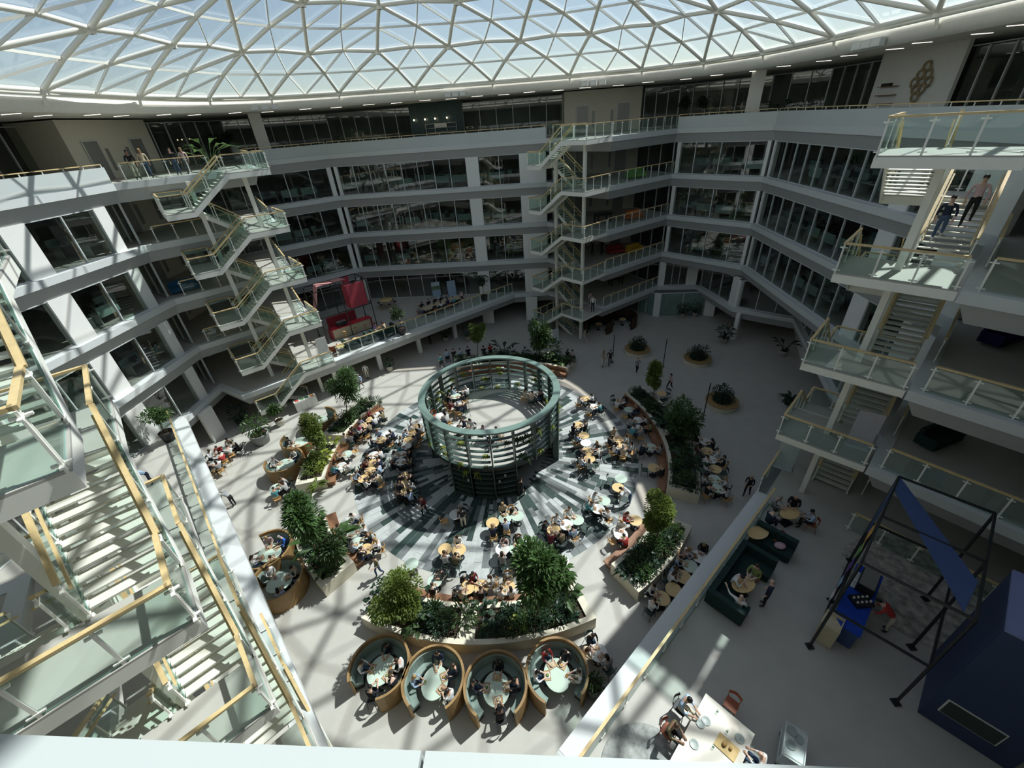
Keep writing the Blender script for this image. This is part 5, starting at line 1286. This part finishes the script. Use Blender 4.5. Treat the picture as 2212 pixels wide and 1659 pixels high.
# sign board by the stair foot and pouf sofas on the office floors in view
def standee(lab, px, py, zf, w_, h, mats, face, name='sign_board'):
    v = at(px, py, zf); c = empty(name, v, math.atan2(face[1], face[0])+math.pi/2); tag(c, lab, 'sign', 'standing boards')
    n = len(mats)
    for i, m in enumerate(mats): b = MB(); b.box(-w_/2, -.02, h*i/n+.05, w_/2, .02, h*(i+1)/n+.05); b.build('panel', m, c)
    b = MB(); b.box(-w_/2, -.2, 0, w_/2, .2, .05); b.build('foot', M_ALU, c)
    return c
standee('tall pale folding screen at the corner of the blue kiosk terrace railing', 1690, 1010, L1, .9, 2.0, [mat('pale_screen', (.55, .62, .62), .5)], (-.6, -.8))
standee('white screen standing on the second floor landing by the blue kiosk', 1850, 965, LV[2], .9, 1.9, [mat('lilac_screen', (.52, .50, .53), .5)], (-.6, -.8))
standee('standing poster with a green landscape picture on pale blue', 945, 643, L1, 1.0, 1.9, [mat('poster_blue', (.30, .42, .52), .5), mat('poster_blue', (.30, .42, .52), .5), mat('poster_landscape', (.13, .19, .10), .6, var=.5, scale=3), mat('poster_sky', (.42, .52, .58), .5)], (.2, -1))
standee('plain pale blue standing poster with one dark line', 978, 640, L1, 1.0, 1.9, [mat('poster_pale', (.33, .45, .55), .5)], (.2, -1))
standee('standing poster in red, yellow and blue behind the stair tower', 655, 690, L1, 1.1, 2.4, [mat('poster_white', (.6, .6, .56), .5), mat('poster_teal', (.08, .26, .38), .5), mat('poster_yellow', (.55, .36, .20), .5, var=.6, scale=2), mat('poster_coral', (.55, .14, .12), .5)], (.7, -.7))
standee('white slanted sign board beside the red kiosk sofas', 706, 775, L1, .9, 2.1, [M_WTOP], (.6, -.8))
standee('white notice board at the foot of the far stair tower', 1200, 735, 0, .8, 1.3, [M_WTOP], (.3, -1))
# ------------------------------------------------------------------ red kiosk terrace: sofas, long table, round table
ua, va = (.788, .615), (-.615, .788)
I8 = V2(offs(P_L1, .8)[2])
for i, s in enumerate((1.7, 4.6)):
    a = I8+Vector(ua)*s+Vector(va)*.2
    usofa(('nearer' if i == 0 else 'farther')+' dark green sofa along the railing below the red kiosk', (a.x, a.y), ua, va, 2.5, 1.3, (1, 1))
M_RUST = mat('rust_velvet', (.26, .08, .035), .8, var=.15)
for i, (px, py) in enumerate(((720, 752), (764, 738))):
    v = at(px, py, L1+.4); c = empty('round_armchair', (v.x, v.y, L1), 2.4); pend(c, 'rust brown round armchair', 'by the sofas below the red kiosk', 'armchair', 'rust armchairs', i)
    b = MB(); b.lathe([(0, .2), (.36, .2), (.4, .3), (.38, .42), (0, .44)], 20); b.build('seat', M_RUST, c)
    b = MB(); b.lathe([(.34, .40), (.42, .40), (.44, .75), (.36, .75), (.34, .40)], 16, a0=1.6, a1=4.7, smooth=False); b.build('backrest', M_RUST, c)
    for a in range(4): b = MB(); b.tube((.2*math.cos(a*1.57), .2*math.sin(a*1.57), .2), (.28*math.cos(a*1.57), .28*math.sin(a*1.57), 0), .015, 5); b.build('leg', M_BLACK, c)
for i, (px, py) in enumerate(((735, 748), (770, 732), (820, 706))):
    v = at(px, py, L1+.72); c = empty('side_table', (v.x, v.y, L1)); pend(c, 'small oak round table', 'by the railing sofas below the red kiosk', 'table', 'small terrace tables', i)
    for n_, me in zip(('table_top', 'stem', 'base'), TP['o']): obj(n_, me, c)
for px, py, cc in ((806, 700, 'v'), (829, 699, 't')):
    v = at(px, py, L1+1.2); v.z = L1; person('sit_eat', v, (.7, -.2) if cc == 'v' else (-.7, .2), cc, 'beside the red kiosk railing')
    chair('k', v, (.7, -.2) if cc == 'v' else (-.7, .2), 'beside the red kiosk railing')
A, B = at(913, 668, L1+.75), at(990, 641, L1+.75); d = (P2(B)-P2(A)).normalized(); nn = Vector((-d.y, d.x)); L = (P2(B)-P2(A)).length
c = empty('meeting_table', ((A.x+B.x)/2, (A.y+B.y)/2, L1), math.atan2(d.y, d.x)); tag(c, 'long pale oak meeting table on the red kiosk terrace', 'table')
M_PALEOAK = mat('pale_oak', (.52, .44, .30), .45, var=.08, scale=5)
for i in range(3): b = MB(); b.box(-L/2+L*i/3+.005, -.6, .71, -L/2+L*(i+1)/3-.005, .6, .75); b.build('top_section', M_PALEOAK, c)
for x in (-L/2+.4, 0, L/2-.4): b = MB(); b.box(x-.05, -.4, 0, x+.05, .4, .71); b.build('trestle', M_BLACK, c)
for i, (s, t, cc) in enumerate(((.08, 1, 'k'), (.27, 1, 'k'), (.45, 1, 'k'), (.62, 1, 'k'), (.80, 1, 'g'), (.22, -1, 'k'), (.40, -1, 'w'), (.58, -1, 'n'), (.76, -1, 'e'))):
    v = P2(A)+d*L*s+nn*(.85*t); person(R.choice(('sit_eat', 'sit_up')), (v.x, v.y, L1), nn*(-t), cc, 'at the long meeting table', i); chair('r' if i % 2 else 'k', Vector((v.x, v.y, L1)), nn*(-t), 'at the long meeting table', i)
v = P2(A)-d*.5; person('sit_up', (v.x, v.y, L1), d, 'g', '', label='person in grey at the head of the long meeting table'); chair('r', Vector((v.x, v.y, L1)), d, 'at the long meeting table', 20)
v = P2(B)+d*.5; person('sit_up', (v.x, v.y, L1), -d, 'x', '', label='person in pale pink at the far end of the meeting table'); chair('r', Vector((v.x, v.y, L1)), -d, 'at the long meeting table', 21)
v = at(834, 647, L1+1.0); c = empty('standing_table', (v.x, v.y, L1)); tag(c, 'high round oak table ringed by dark stools near the terrace doors', 'table')
b = MB(); b.lathe([(0, .98), (.75, .98), (.76, 1.0), (.75, 1.02), (0, 1.02)], 28); b.build('table_top', M_WOODT, c)
for a in range(4): b = MB(); b.tube((.4*math.cos(a*1.57+.4), .4*math.sin(a*1.57+.4), .98), (.55*math.cos(a*1.57+.4), .55*math.sin(a*1.57+.4), 0), .03, 6); b.build('leg', M_WOODT, c)
for a in range(6):
    q = v+Vector((math.cos(a*1.05), math.sin(a*1.05), 0))*.95; s_ = empty('bar_stool', (q.x, q.y, L1)); pend(s_, 'black topped bar stool', 'round the high oak table', 'stool', 'stools at the high table', a)
    b = MB(); b.lathe([(0, .66), (.18, .66), (.2, .72), (0, .74)], 12); b.build('seat', M_BLACK, s_)
    for k in range(4): b = MB(); b.tube((.1*math.cos(k*1.57), .1*math.sin(k*1.57), .66), (.2*math.cos(k*1.57), .2*math.sin(k*1.57), 0), .013, 5); b.build('leg', M_CHW, s_)
# ------------------------------------------------------------------ potted plants and round planters
def potted(lab, px, py, zf, r, h, kind, colr, ps, m, tree_=None):
    v = at(px, py, zf); c = empty('potted_plant', v); tag(c, lab, 'potted plant', 'potted plants')
    b = MB(); b.lathe([(0, 0), (r*.78, 0), (r, h*.9), (r, h), (r*.9, h), (r*.88, h*.88), (0, h*.88)], 20); b.build('pot', m, c)
    b = MB(); b.lathe([(0, h*.89), (r*.87, h*.89)], 20); b.build('soil', M_SOIL, c)
    if tree_:
        cz, rx, rz = tree_; o = obj('crown', crown_mesh('crown', rx, rx, rz, 520, .3, .1, LEAF[colr]), c, (0, 0, cz)); b = MB(); b.tube((0, 0, h*.85), (0, 0, cz), .03, 6); b.build('trunk', M_BARK, c)
    else:
        o = obj('foliage', plant_mesh(kind, 0, colr), c, (0, 0, h*.85), R.random()*6); o.scale = (ps, ps, ps)
    return c
M_POTG = mat('grey_zinc_pot', (.22, .235, .22), .5, var=.1); M_POTC = mat('cream_pot', (.50, .47, .40), .6, var=.06); M_POTK = mat('black_pot', (.03, .03, .03), .5, var=.1)
potted('bushy plant in a large grey zinc pot by the stair tower foot', 567, 955, 0, .75, .95, 'bushy', 'broad', 2.2, M_POTG)
potted('small tree in a cream pot by the stair tower foot', 607, 918, 0, .38, .6, 'bushy', 'broad', 1, M_POTC, (1.7, .6, .5))
potted('palm in a white pot against the shaded white wall', 1690, 768, 0, .35, .55, 'banana', 'dark', 1.3, M_POTC)
potted('tall plant in a white pot at the white column', 1563, 740, 0, .35, .6, 'bushy', 'dark', 1.9, M_POTC)
potted('first bushy plant in a white pot before the ribbed glass', 1474, 685, 0, .32, .55, 'bushy', 'dark', 1.6, M_POTC)
potted('second bushy plant in a white pot before the ribbed glass', 1500, 683, 0, .32, .55, 'bushy', 'dark', 1.6, M_POTC)
potted('palm plant on the shaded floor below the blue kiosk stair tower', 1703, 872, 0, .4, .5, 'fern', 'dark', 2.0, M_POTK)
potted('dark pot plant beside the nearest round booth', 1282, 1497, 0, .35, .75, 'bushy', 'mid', .85, M_POTG)
potted('standard tree in a black pot on the red kiosk terrace railing', 870, 722, L1, .42, .7, 'bushy', 'mid', 1, M_POTK, (2.2, .85, .75))
potted('dark standard tree in a black pot at the terrace end', 1046, 648, L1, .42, .6, 'bushy', 'dark', 1, M_POTK, (2.3, .85, .7))
potted('leafy tree in a black pot on the terrace under the near staircase', 368, 950, L1, .45, .75, 'bushy', 'broad', 1, M_POTK, (2.2, .9, .65))
potted('plant in a white pot between columns under the red kiosk terrace', 843, 801, 0, .35, .6, 'bushy', 'dark', 1.2, M_POTC)
potted('first dark plant in a pot deep under the red kiosk terrace', 964, 737, 0, .35, .6, 'bushy', 'dark', 1.6, M_POTC)
potted('second dark plant in a pot deep under the red kiosk terrace', 1012, 735, 0, .35, .6, 'bushy', 'dark', 1.6, M_POTC)
potted('slim plant in a white pot at the end of the red kiosk planter', 822, 884, 0, .28, .75, 'bushy', 'mid', .9, M_POTC)
potted('dark shrub behind the zinc pot under the stair tower', 522, 915, 0, .4, .5, 'bushy', 'dark', 1.8, M_POTK)
for i, (px, py, nm) in enumerate(((1377, 752, 'beside the far stair tower'), (1507, 772, 'before the ribbed glass wall'), (1560, 864, 'nearest the shaded long planter'))):
    v = at(px, py, .5); c = empty('round_planter', (v.x, v.y, 0)); tag(c, f'round cream planter with an oak seat ring {nm}', 'planter', 'round planters')
    b = MB(); b.lathe([(0, 0), (1.25, 0), (1.25, .42), (0, .42)], 40, smooth=False); b.build('body', M_STONE, c)
    b = MB(); b.lathe([(.72, .42), (1.27, .42), (1.27, .5), (.72, .5), (.72, .42)], 40, smooth=False); b.build('seat_ring', mat('seat_oak', (.34, .22, .09), .5, var=.1), c)
    b = MB(); b.lathe([(0, .46), (.72, .46)], 24); b.build('soil', M_SOIL, c)
    for k in range(5):
        a = k*1.257; plant('bushy', 'dark', (v.x+.42*math.cos(a), v.y+.42*math.sin(a), .46), 1.25, f'in the round planter {nm}', k)
for i, (px, py, h) in enumerate(((1323, 783, 3.0), (1432, 792, 3.0), (1518, 905, 3.4))):
    v = at(px, py, 0); b = MB(); b.tube((0, 0, 0), (0, 0, h), .04, 8); b.lathe([(0, 0), (.15, 0), (.15, .02), (0, .02)], 12); ob = b.build('slim_pole', M_BLACK, None, v); pend(ob, 'slim black pole', 'standing on the shaded floor', 'pole', 'slim black poles', px)
# dark curved bar booths under the far stair tower
for i, (px, py) in enumerate(((1293, 700), (1345, 690))):
    v = at(px, py, .7); c = empty('bar_booth', (v.x, v.y, 0)); pend(c, 'dark walnut curved booth', 'under the far stair tower landing', 'booth', 'dark curved booths', i)
    b = MB(); b.lathe([(1.5, 0), (1.65, 0), (1.65, 1.3), (1.5, 1.3), (1.5, 0)], 30, a0=-1.2, a1=3.6, smooth=False); b.build('shell', mat('dark_walnut', (.06, .03, .015), .5, var=.2), c)
    b = MB(); b.lathe([(1.05, .3), (1.48, .3), (1.48, .45), (1.05, .45), (1.05, .3)], 30, a0=-1.1, a1=3.5, smooth=False); b.build('seat', M_SOFA, c)
    t = empty('bar_booth_table', (v.x, v.y, 0)); pend(t, 'round table in a dark curved booth', 'under the far stair tower landing', 'table', 'dark booth tables', i)
    for n_, me in zip(('table_top', 'stem', 'base'), TP['o']): obj(n_, me, t)
# cabinet at the foot of the red kiosk stair
v = at(665, 880, 0); c = empty('waste_cabinet', v, .62); tag(c, 'white waste sorting cabinet with coloured slots at the stair foot', 'cabinet')
b = MB(); b.box(-.95, -.3, 0, .95, .3, 1.05); b.build('body', M_WTOP, c)
for i, cc in enumerate(((.45, .07, .04), (.12, .25, .1), (.05, .12, .06), (.5, .2, .05))): b = MB(); b.box(-.85+i*.44, -.2, 1.05, -.5+i*.44, .15, 1.06); b.build('slot', mat(f'slot_{i}', cc, .5), c)
for i in range(4): b = MB(); b.box(-.92+i*.465, -.315, .08, -.49+i*.465, -.3, .95); b.build('door', M_WHITE, c)
# ------------------------------------------------------------------ people on their feet
def walker(px, py, zf, pose, col, face, lab, **k): v = at(px, py, zf); person(pose, v, face, col, '', label=lab, **k); return v
walker(1302, 791, 0, 'carry', 't', (.2, -1), 'person in a beige top with a dark bag walking past the slim pole', bot=3, lng=1)
walker(1317, 789, 0, 'walk', 'k', (-.2, -1), 'person all in black walking past the slim pole', bot=0)
walker(1375, 806, 0, 'carry', 'g', (.1, -1), 'person in a grey top and black trousers walking beside the round planter', bot=0)
walker(1446, 842, 0, 'walk', 'x', (-.8, -.4), 'person in pale pink walking behind the shaded long planter', bot=0, lng=1)
walker(1262, 740, 0, 'walk', 't', (.8, -.3), 'person in beige walking beside the far stair tower', bot=3)
walker(1612, 1069, 0, 'carry', 'k', (-.7, -.5), 'bald person in black carrying a tray below the blue kiosk terrace', hair=-1, bot=0)
walker(795, 818, 0, 'stand', 'w', (.3, -1), 'person in a white shirt and cream trousers under the red kiosk terrace', bot=3)
walker(783, 840, 0, 'walk', 'b', (-.1, -1), 'person in a blue grey shirt walking under the red kiosk terrace', bot=2)
walker(930, 745, 0, 'stand', 'k', (.1, 1), 'person in black standing between columns under the red kiosk terrace', bot=0)
walker(950, 722, 0, 'walk', 'k', (.7, .4), 'second person in black deep under the red kiosk terrace', bot=0)
walker(507, 1092, 0, 'bend', 'g', (-.9, .2), 'person in grey bending over beside the near terrace ledge', bot=0)
walker(920, 1112, .018, 'carry', 'm', (-.3, -1), 'woman in a dark red top carrying food across the dark paving', bot=0, hair=1, lng=1)
walker(1003, 1140, .018, 'stand', 'k', (-.4, 1), 'woman in a black top and long pale skirt standing by a white table', bot=3, hair=0, lng=1)
walker(1126, 1074, .018, 'walk', 'k', (.5, .8), 'person in black walking past the pavilion wall', bot=0)
walker(822, 1242, 0, 'carry', 'o', (-.5, -.8), 'long haired person in olive carrying a green tray by the shrub planter', hair=0, lng=1)
v = at(1358, 1088, 0); person('bend', v, (-.9, .1), 'w', '', label='person in a white shirt and jeans bending to pull out a chair', hair=0, lng=0, bot=1)
walker(1280, 674, L1, 'stand', 'w', (-.3, -1), 'nearer person in a white shirt on the first floor landing of the far stair tower', bot=0)
walker(1274, 662, L1, 'stand', 'x', (.5, -.8), 'farther person in pale pink on the first floor landing of the far stair tower', bot=2)
for px, nm in ((1279, 'first'), (1299, 'second')): v = inslab(at(px, 551, LV[2]), .7) if False else at(px, 551, LV[2]); person('stand', v, (0, -1), 'k', '', label=f'{nm} person in black on the second floor lobby', bot=0)
for px, py, pose, col, face, lab, kw in ((248, 386, 'stand', 'k', (.7, -.7), 'dark haired person in black leaning at the top floor railing', dict(bot=3, hair=0)), (262, 384, 'stand', 't', (.6, -.8), 'blond person in beige and jeans at the top floor railing', dict(bot=1, hair=3)),
                                         (296, 381, 'stand', 'k', (.5, -.9), 'person in black and dark jeans at the top floor railing', dict(bot=1)), (309, 379, 'stand', 'x', (.4, -.9), 'person in pale pink at the top floor railing', dict(bot=2))):
    v = at(px, py, LV[5]); d = P2(v)
    n_ = (Vector(P_TYP[1])-Vector(P_TYP[0])).normalized(); q = Vector(P_TYP[0])+n_*(1.5+1.0*((px-248)/20))+Vector((-n_.y, n_.x))*.75; person(pose, (q.x, q.y, LV[5]), face, col, '', label=lab, **kw)
for px, py, col, lab in ((27, 350, 'y', 'grey haired person in green seated behind the top floor parapet'), (61, 352, 'm', 'person in maroon seated behind the top floor parapet')):
    q = Vector((-28.6, 26.2 if px < 40 else 27.8)); person('stand', (q.x, q.y, LV[5]), (1, -.4), col, '', label=lab.replace('seated', 'standing'))
v = at(330, 1045, L1); person('bend', v, (-.8, -.5), 'b', '', label='person in a light blue shirt leaning on a table under the near staircase', bot=4, hair=0, lng=0)
# two people coming down the stair tower by the blue kiosk
tw = Matrix.Translation((12.8, 15.5, 0)) @ Matrix.Rotation(math.atan2(.68, .735), 4, 'Z')
for s, q, col, lab, b_, h in ((3.55, -2.35, 'n', 'man in a navy jacket and jeans walking down the stair tower', 1, 2), (4.25, -2.95, 'x', 'man in a pale pink shirt and dark trousers walking down the stair tower', 0, 2)):
    i = math.ceil((s-ST)/(SM-ST)*12); t = i/12; v = tw @ Vector((ST+(SM-ST)*t, q, LV[4]+2*t)); person('descend', v, (-.735, -.68), col, '', label=lab, bot=b_, hair=h, lng=0)
# ------------------------------------------------------------------ top floor: white wall with ring ornament and shelves, plants
def edge_at(p, q, z, px):
    best = None
    for i in range(401):
        w_ = V2(p).lerp(V2(q), i/400); v = Vector((w_.x, w_.y, z-EYE)); x = 1106+FPX*v.dot(CR)/v.dot(_f)
        if best is None or abs(x-px) < best[0]: best = (abs(x-px), w_)
    return best[1]
A, B = edge_at(HULL5[6], HULL5[7], 21, 1893), edge_at(HULL5[6], HULL5[7], 21, 2068)
d = (B-A).normalized(); nn = Vector((d.y, -d.x)); L = (B-A).length; rz = math.atan2(d.y, d.x)
b = MB(); b.box(0, -.12, 0, L, .1, ROOFZ-LV[5]); ob = b.build('wall_ornament', M_WHITE, None, (A.x+nn.x*.25, A.y+nn.y*.25, LV[5]), rz); struct(ob)
W = lambda s, out, z: Vector((A.x+d.x*s+nn.x*out, A.y+d.y*s+nn.y*out, LV[5]+z))
c = empty('ring_ornament', W(L*.66, .45, 1.9)); tag(c, 'wall ornament of interlocked oak rings on the top floor', 'ornament'); c.rotation_euler = (0, 0, rz)
for x, z in ((0, 1.0), (-.28, .6), (.28, .6), (-.56, .2), (.5, .2), (-.28, -.15), (.2, -.15), (-.1, -.55)):
    b = MB(); n = 18; rr, tt = .27, .06
    for i in range(n):
        a0, a1 = 2*math.pi*i/n, 2*math.pi*(i+1)/n; b.tube((x+rr*math.cos(a0), -.06, z+rr*math.sin(a0)), (x+rr*math.cos(a1), -.06, z+rr*math.sin(a1)), tt, 6, caps=False)
    b.build('ring', mat('ornament_oak', (.36, .27, .15), .6, var=.1), c)
for i, z in enumerate((1.0, 1.5, 2.0)):
    b = MB(); b.box(0, -.3, 0, 1.7, 0, .04); ob = b.build('wall_shelf', M_WOODB, None, W(L*.12, .37, z), rz); pend(ob, 'thin walnut wall shelf', 'on the white ornament wall', 'shelf', 'wall shelves beside the rings', i)
b = MB(); b.box(0, -.2, 0, .8, 0, .18)
ob = b.build('speaker', M_BLACK, None, W(L*.16, .4, 2.04), rz); tag(ob, 'long black speaker on the upper walnut shelf', 'speaker')
def top_plant(lab, px, py, dist, kind, colr, s):
    d_ = at(px, py, 20.4); d_ = P2(d_).normalized()*dist; o = obj({'banana': 'banana_plant', 'bushy': 'leafy_bush', 'fern': 'fern'}[kind], plant_mesh(kind, 1, colr), None, (d_.x, d_.y, LV[5]+.35)); o.scale = (s, s, s); tag(o, lab, 'plant', 'top floor plants')
    b = MB(); b.lathe([(0, 0), (.3, 0), (.36, .4), (.3, .4), (.3, .36), (0, .36)], 16); p = b.build('planter_pot', M_POTK, None, (d_.x, d_.y, LV[5])); tag(p, 'black pot under the '+lab, 'pot', 'top floor pots')
top_plant('tall banana plant behind the top floor stair landing', 440, 310, 45, 'banana', 'broad', 2.0)
top_plant('dark fan leaved plant on the top floor beside the white column', 1690, 225, 48.6, 'banana', 'dark', 1.5)
top_plant('small dark palm at the foot of the white top floor column', 600, 305, 54, 'fern', 'dark', 1.5)
for i, px in enumerate((1480, 1522, 470, 500)):
    d_ = at(px, 230 if px > 1000 else 300, 21.5 if False else 22.0) if False else None
    v = (edge_at(HULL5[5], HULL5[6], 21, px) if px > 1000 else edge_at(HULL5[1], HULL5[2], 21, px)); v = v*.97
    c = empty('clipped_tree', (v.x, v.y, LV[5])); pend(c, 'dark ball headed tree', 'in front of the top floor glazing', 'tree', 'ball trees on the top floor', px)
    obj('crown', crown_mesh('crown', .62, .62, .55, 500, .22, .1, LEAF['dark']), c, (0, 0, 2.1)); b = MB(); b.tube((0, 0, 0), (0, 0, 2.1), .03, 6); b.build('trunk', M_BARK, c)
# ------------------------------------------------------------------ office furniture seen through the windows
M_DESK = mat('desk_white', (.55, .56, .54), .5, var=.03); M_SCR = mat('monitor_black', (.02, .02, .022), .3, var=0)
dk = MB(); dk.box(-.8, -.38, .70, .8, .38, .73); d_top = dk.mesh('desk_top', M_DESK)
dk = MB()
dk.box(-.75, -.3, 0, -.70, .3, .70); dk.box(.70, -.3, 0, .75, .3, .70); d_leg = dk.mesh('desk_frame', M_ALU)
dk = MB(); dk.box(-.3, -.02, .86, .3, .02, 1.22); dk.box(-.03, -.02, .73, .03, .02, .9); dk.box(-.12, -.1, .73, .12, .1, .745); d_mon = dk.mesh('monitor', M_SCR)
dk = MB(); dk.box(-.8, .39, .45, .8, .42, 1.15); d_div = dk.mesh('divider', mat('mint_divider', (.30, .42, .38), .6, var=.04))
def desk(loc, rz, where, key):
    e = empty('office_desk', loc, rz); obj('desk_top', d_top, e); obj('desk_frame', d_leg, e); obj('monitor', d_mon, e); obj('divider', d_div, e); pend(e, 'white office desk with monitor', where, 'desk', 'desks behind the windows', key)
def inpoly(p, poly):
    c = False; n = len(poly)
    for i in range(n):
        (x0, y0), (x1, y1) = poly[i], poly[(i+1) % n]
        if (y0 > p.y) != (y1 > p.y) and p.x < (x1-x0)*(p.y-y0)/(y1-y0)+x0: c = not c
    return c
def inslab(v, m=1.6):
    """push a spot back from the void on to the floor plate"""
    d = Vector((v.x, v.y, 0)).normalized(); G = offs(P_TYP, m)
    for _ in range(80):
        if not inpoly(v, G): break
        v = v+d*.2
    return v
def sofa_small(loc, rz, m, lab):
    e = empty('lounge_sofa', loc, rz); tag(e, lab, 'sofa', 'lounge seats behind the windows')
    b = MB(); b.box(-.9, -.4, .1, .9, .4, .42); b.build('seat', m, e); b = MB(); b.box(-.9, .25, .42, .9, .42, .85); b.build('backrest', m, e)
    for x in (-.98, .9): b = MB(); b.box(x, -.4, .1, x+.08, .42, .6); b.build('armrest', m, e)
WALLN = {(3, 4): 'facing the pavilion', (7, 8): 'behind the long shaded glazing', (6, 7): 'behind the corner windows', (15, 0): 'in the sunlit wall', (2, 3): 'above the red kiosk'}
for (i, j), w_ in WALLN.items():
    p, q = V2(P_TYP[i]), V2(P_TYP[j]); d = (q-p).normalized(); nn = Vector((-d.y, d.x)); L = (q-p).length
    for k in (2, 3, 4):
        s = 1.2
        while s < L-1.2:
            for dep in (1.5, 3.6):
                v = p+d*s+nn*(dep+.4)
                if R.random() < .72: desk((v.x, v.y, LV[k]), math.atan2(d.y, d.x)+(math.pi if R.random() < .5 else 0), f'on the {LN[k]} floor {w_}', s+dep*.01)
                elif R.random() < .5 and dep > 2:
                    o = plant('bushy', 'dark', (v.x, v.y, LV[k]), 1.8, f'on the {LN[k]} floor {w_}', s)
            s += 2.0
M_OR = mat('orange_seat', (.55, .14, .03), .8, var=.1); M_YL = mat('yellow_seat', (.60, .36, .03), .8, var=.1); M_GN = mat('lime_seat', (.12, .30, .04), .8, var=.1); M_BL2 = mat('blue_seat', (.02, .10, .20), .8, var=.1)
for lab, px, py, k, m, rz in (('lime green sofa on the fourth floor lobby', 1372, 398, 4, M_GN, .3), ('orange pouf sofa on the third floor lobby', 1370, 470, 3, M_OR, .5), ('yellow corner sofa on the second floor lobby', 1370, 538, 2, M_YL, .5), ('red armchair on the second floor lobby', 1330, 541, 2, mat('red_seat', (.3, .03, .03), .8), .2),
                             ('dark blue lounge on the third floor beside the sunlit wall', 400, 625, 3, M_BL2, .7), ('dark violet pouf on the third floor beside the blue kiosk stair tower', 2170, 725, 3, mat('violet_seat', (.02, .012, .09), .8), .3), ('dark green sofa on the second floor beside the blue kiosk stair tower', 2030, 945, 2, M_SOFA, .3)):
    v = inslab(at(px, py, LV[k]+.3)); v.z = LV[k]; sofa_small(v, rz, m, lab)
for lab, px, py, k in (('black table football on the third floor lobby', 1302, 462, 3), ('pale topped game table on the first floor lobby', 1330, 600, 1)):
    v = inslab(at(px, py, LV[k]+.8)); e = empty('game_table', (v.x, v.y, LV[k]), .35); tag(e, lab, 'game table')
    b = MB(); b.box(-.9, -.45, .7, .9, .45, .9); b.build('body', M_BLACK, e); b = MB(); b.box(-.84, -.39, .9, .84, .39, .905); b.build('playing_field', M_PALEOAK if k == 1 else M_GREEN, e)
    for x in (-.75, .75):
        for y in (-.35, .35): b = MB(); b.box(x-.05, y-.05, 0, x+.05, y+.05, .7); b.build('leg', M_BLACK, e)
flush_labels()
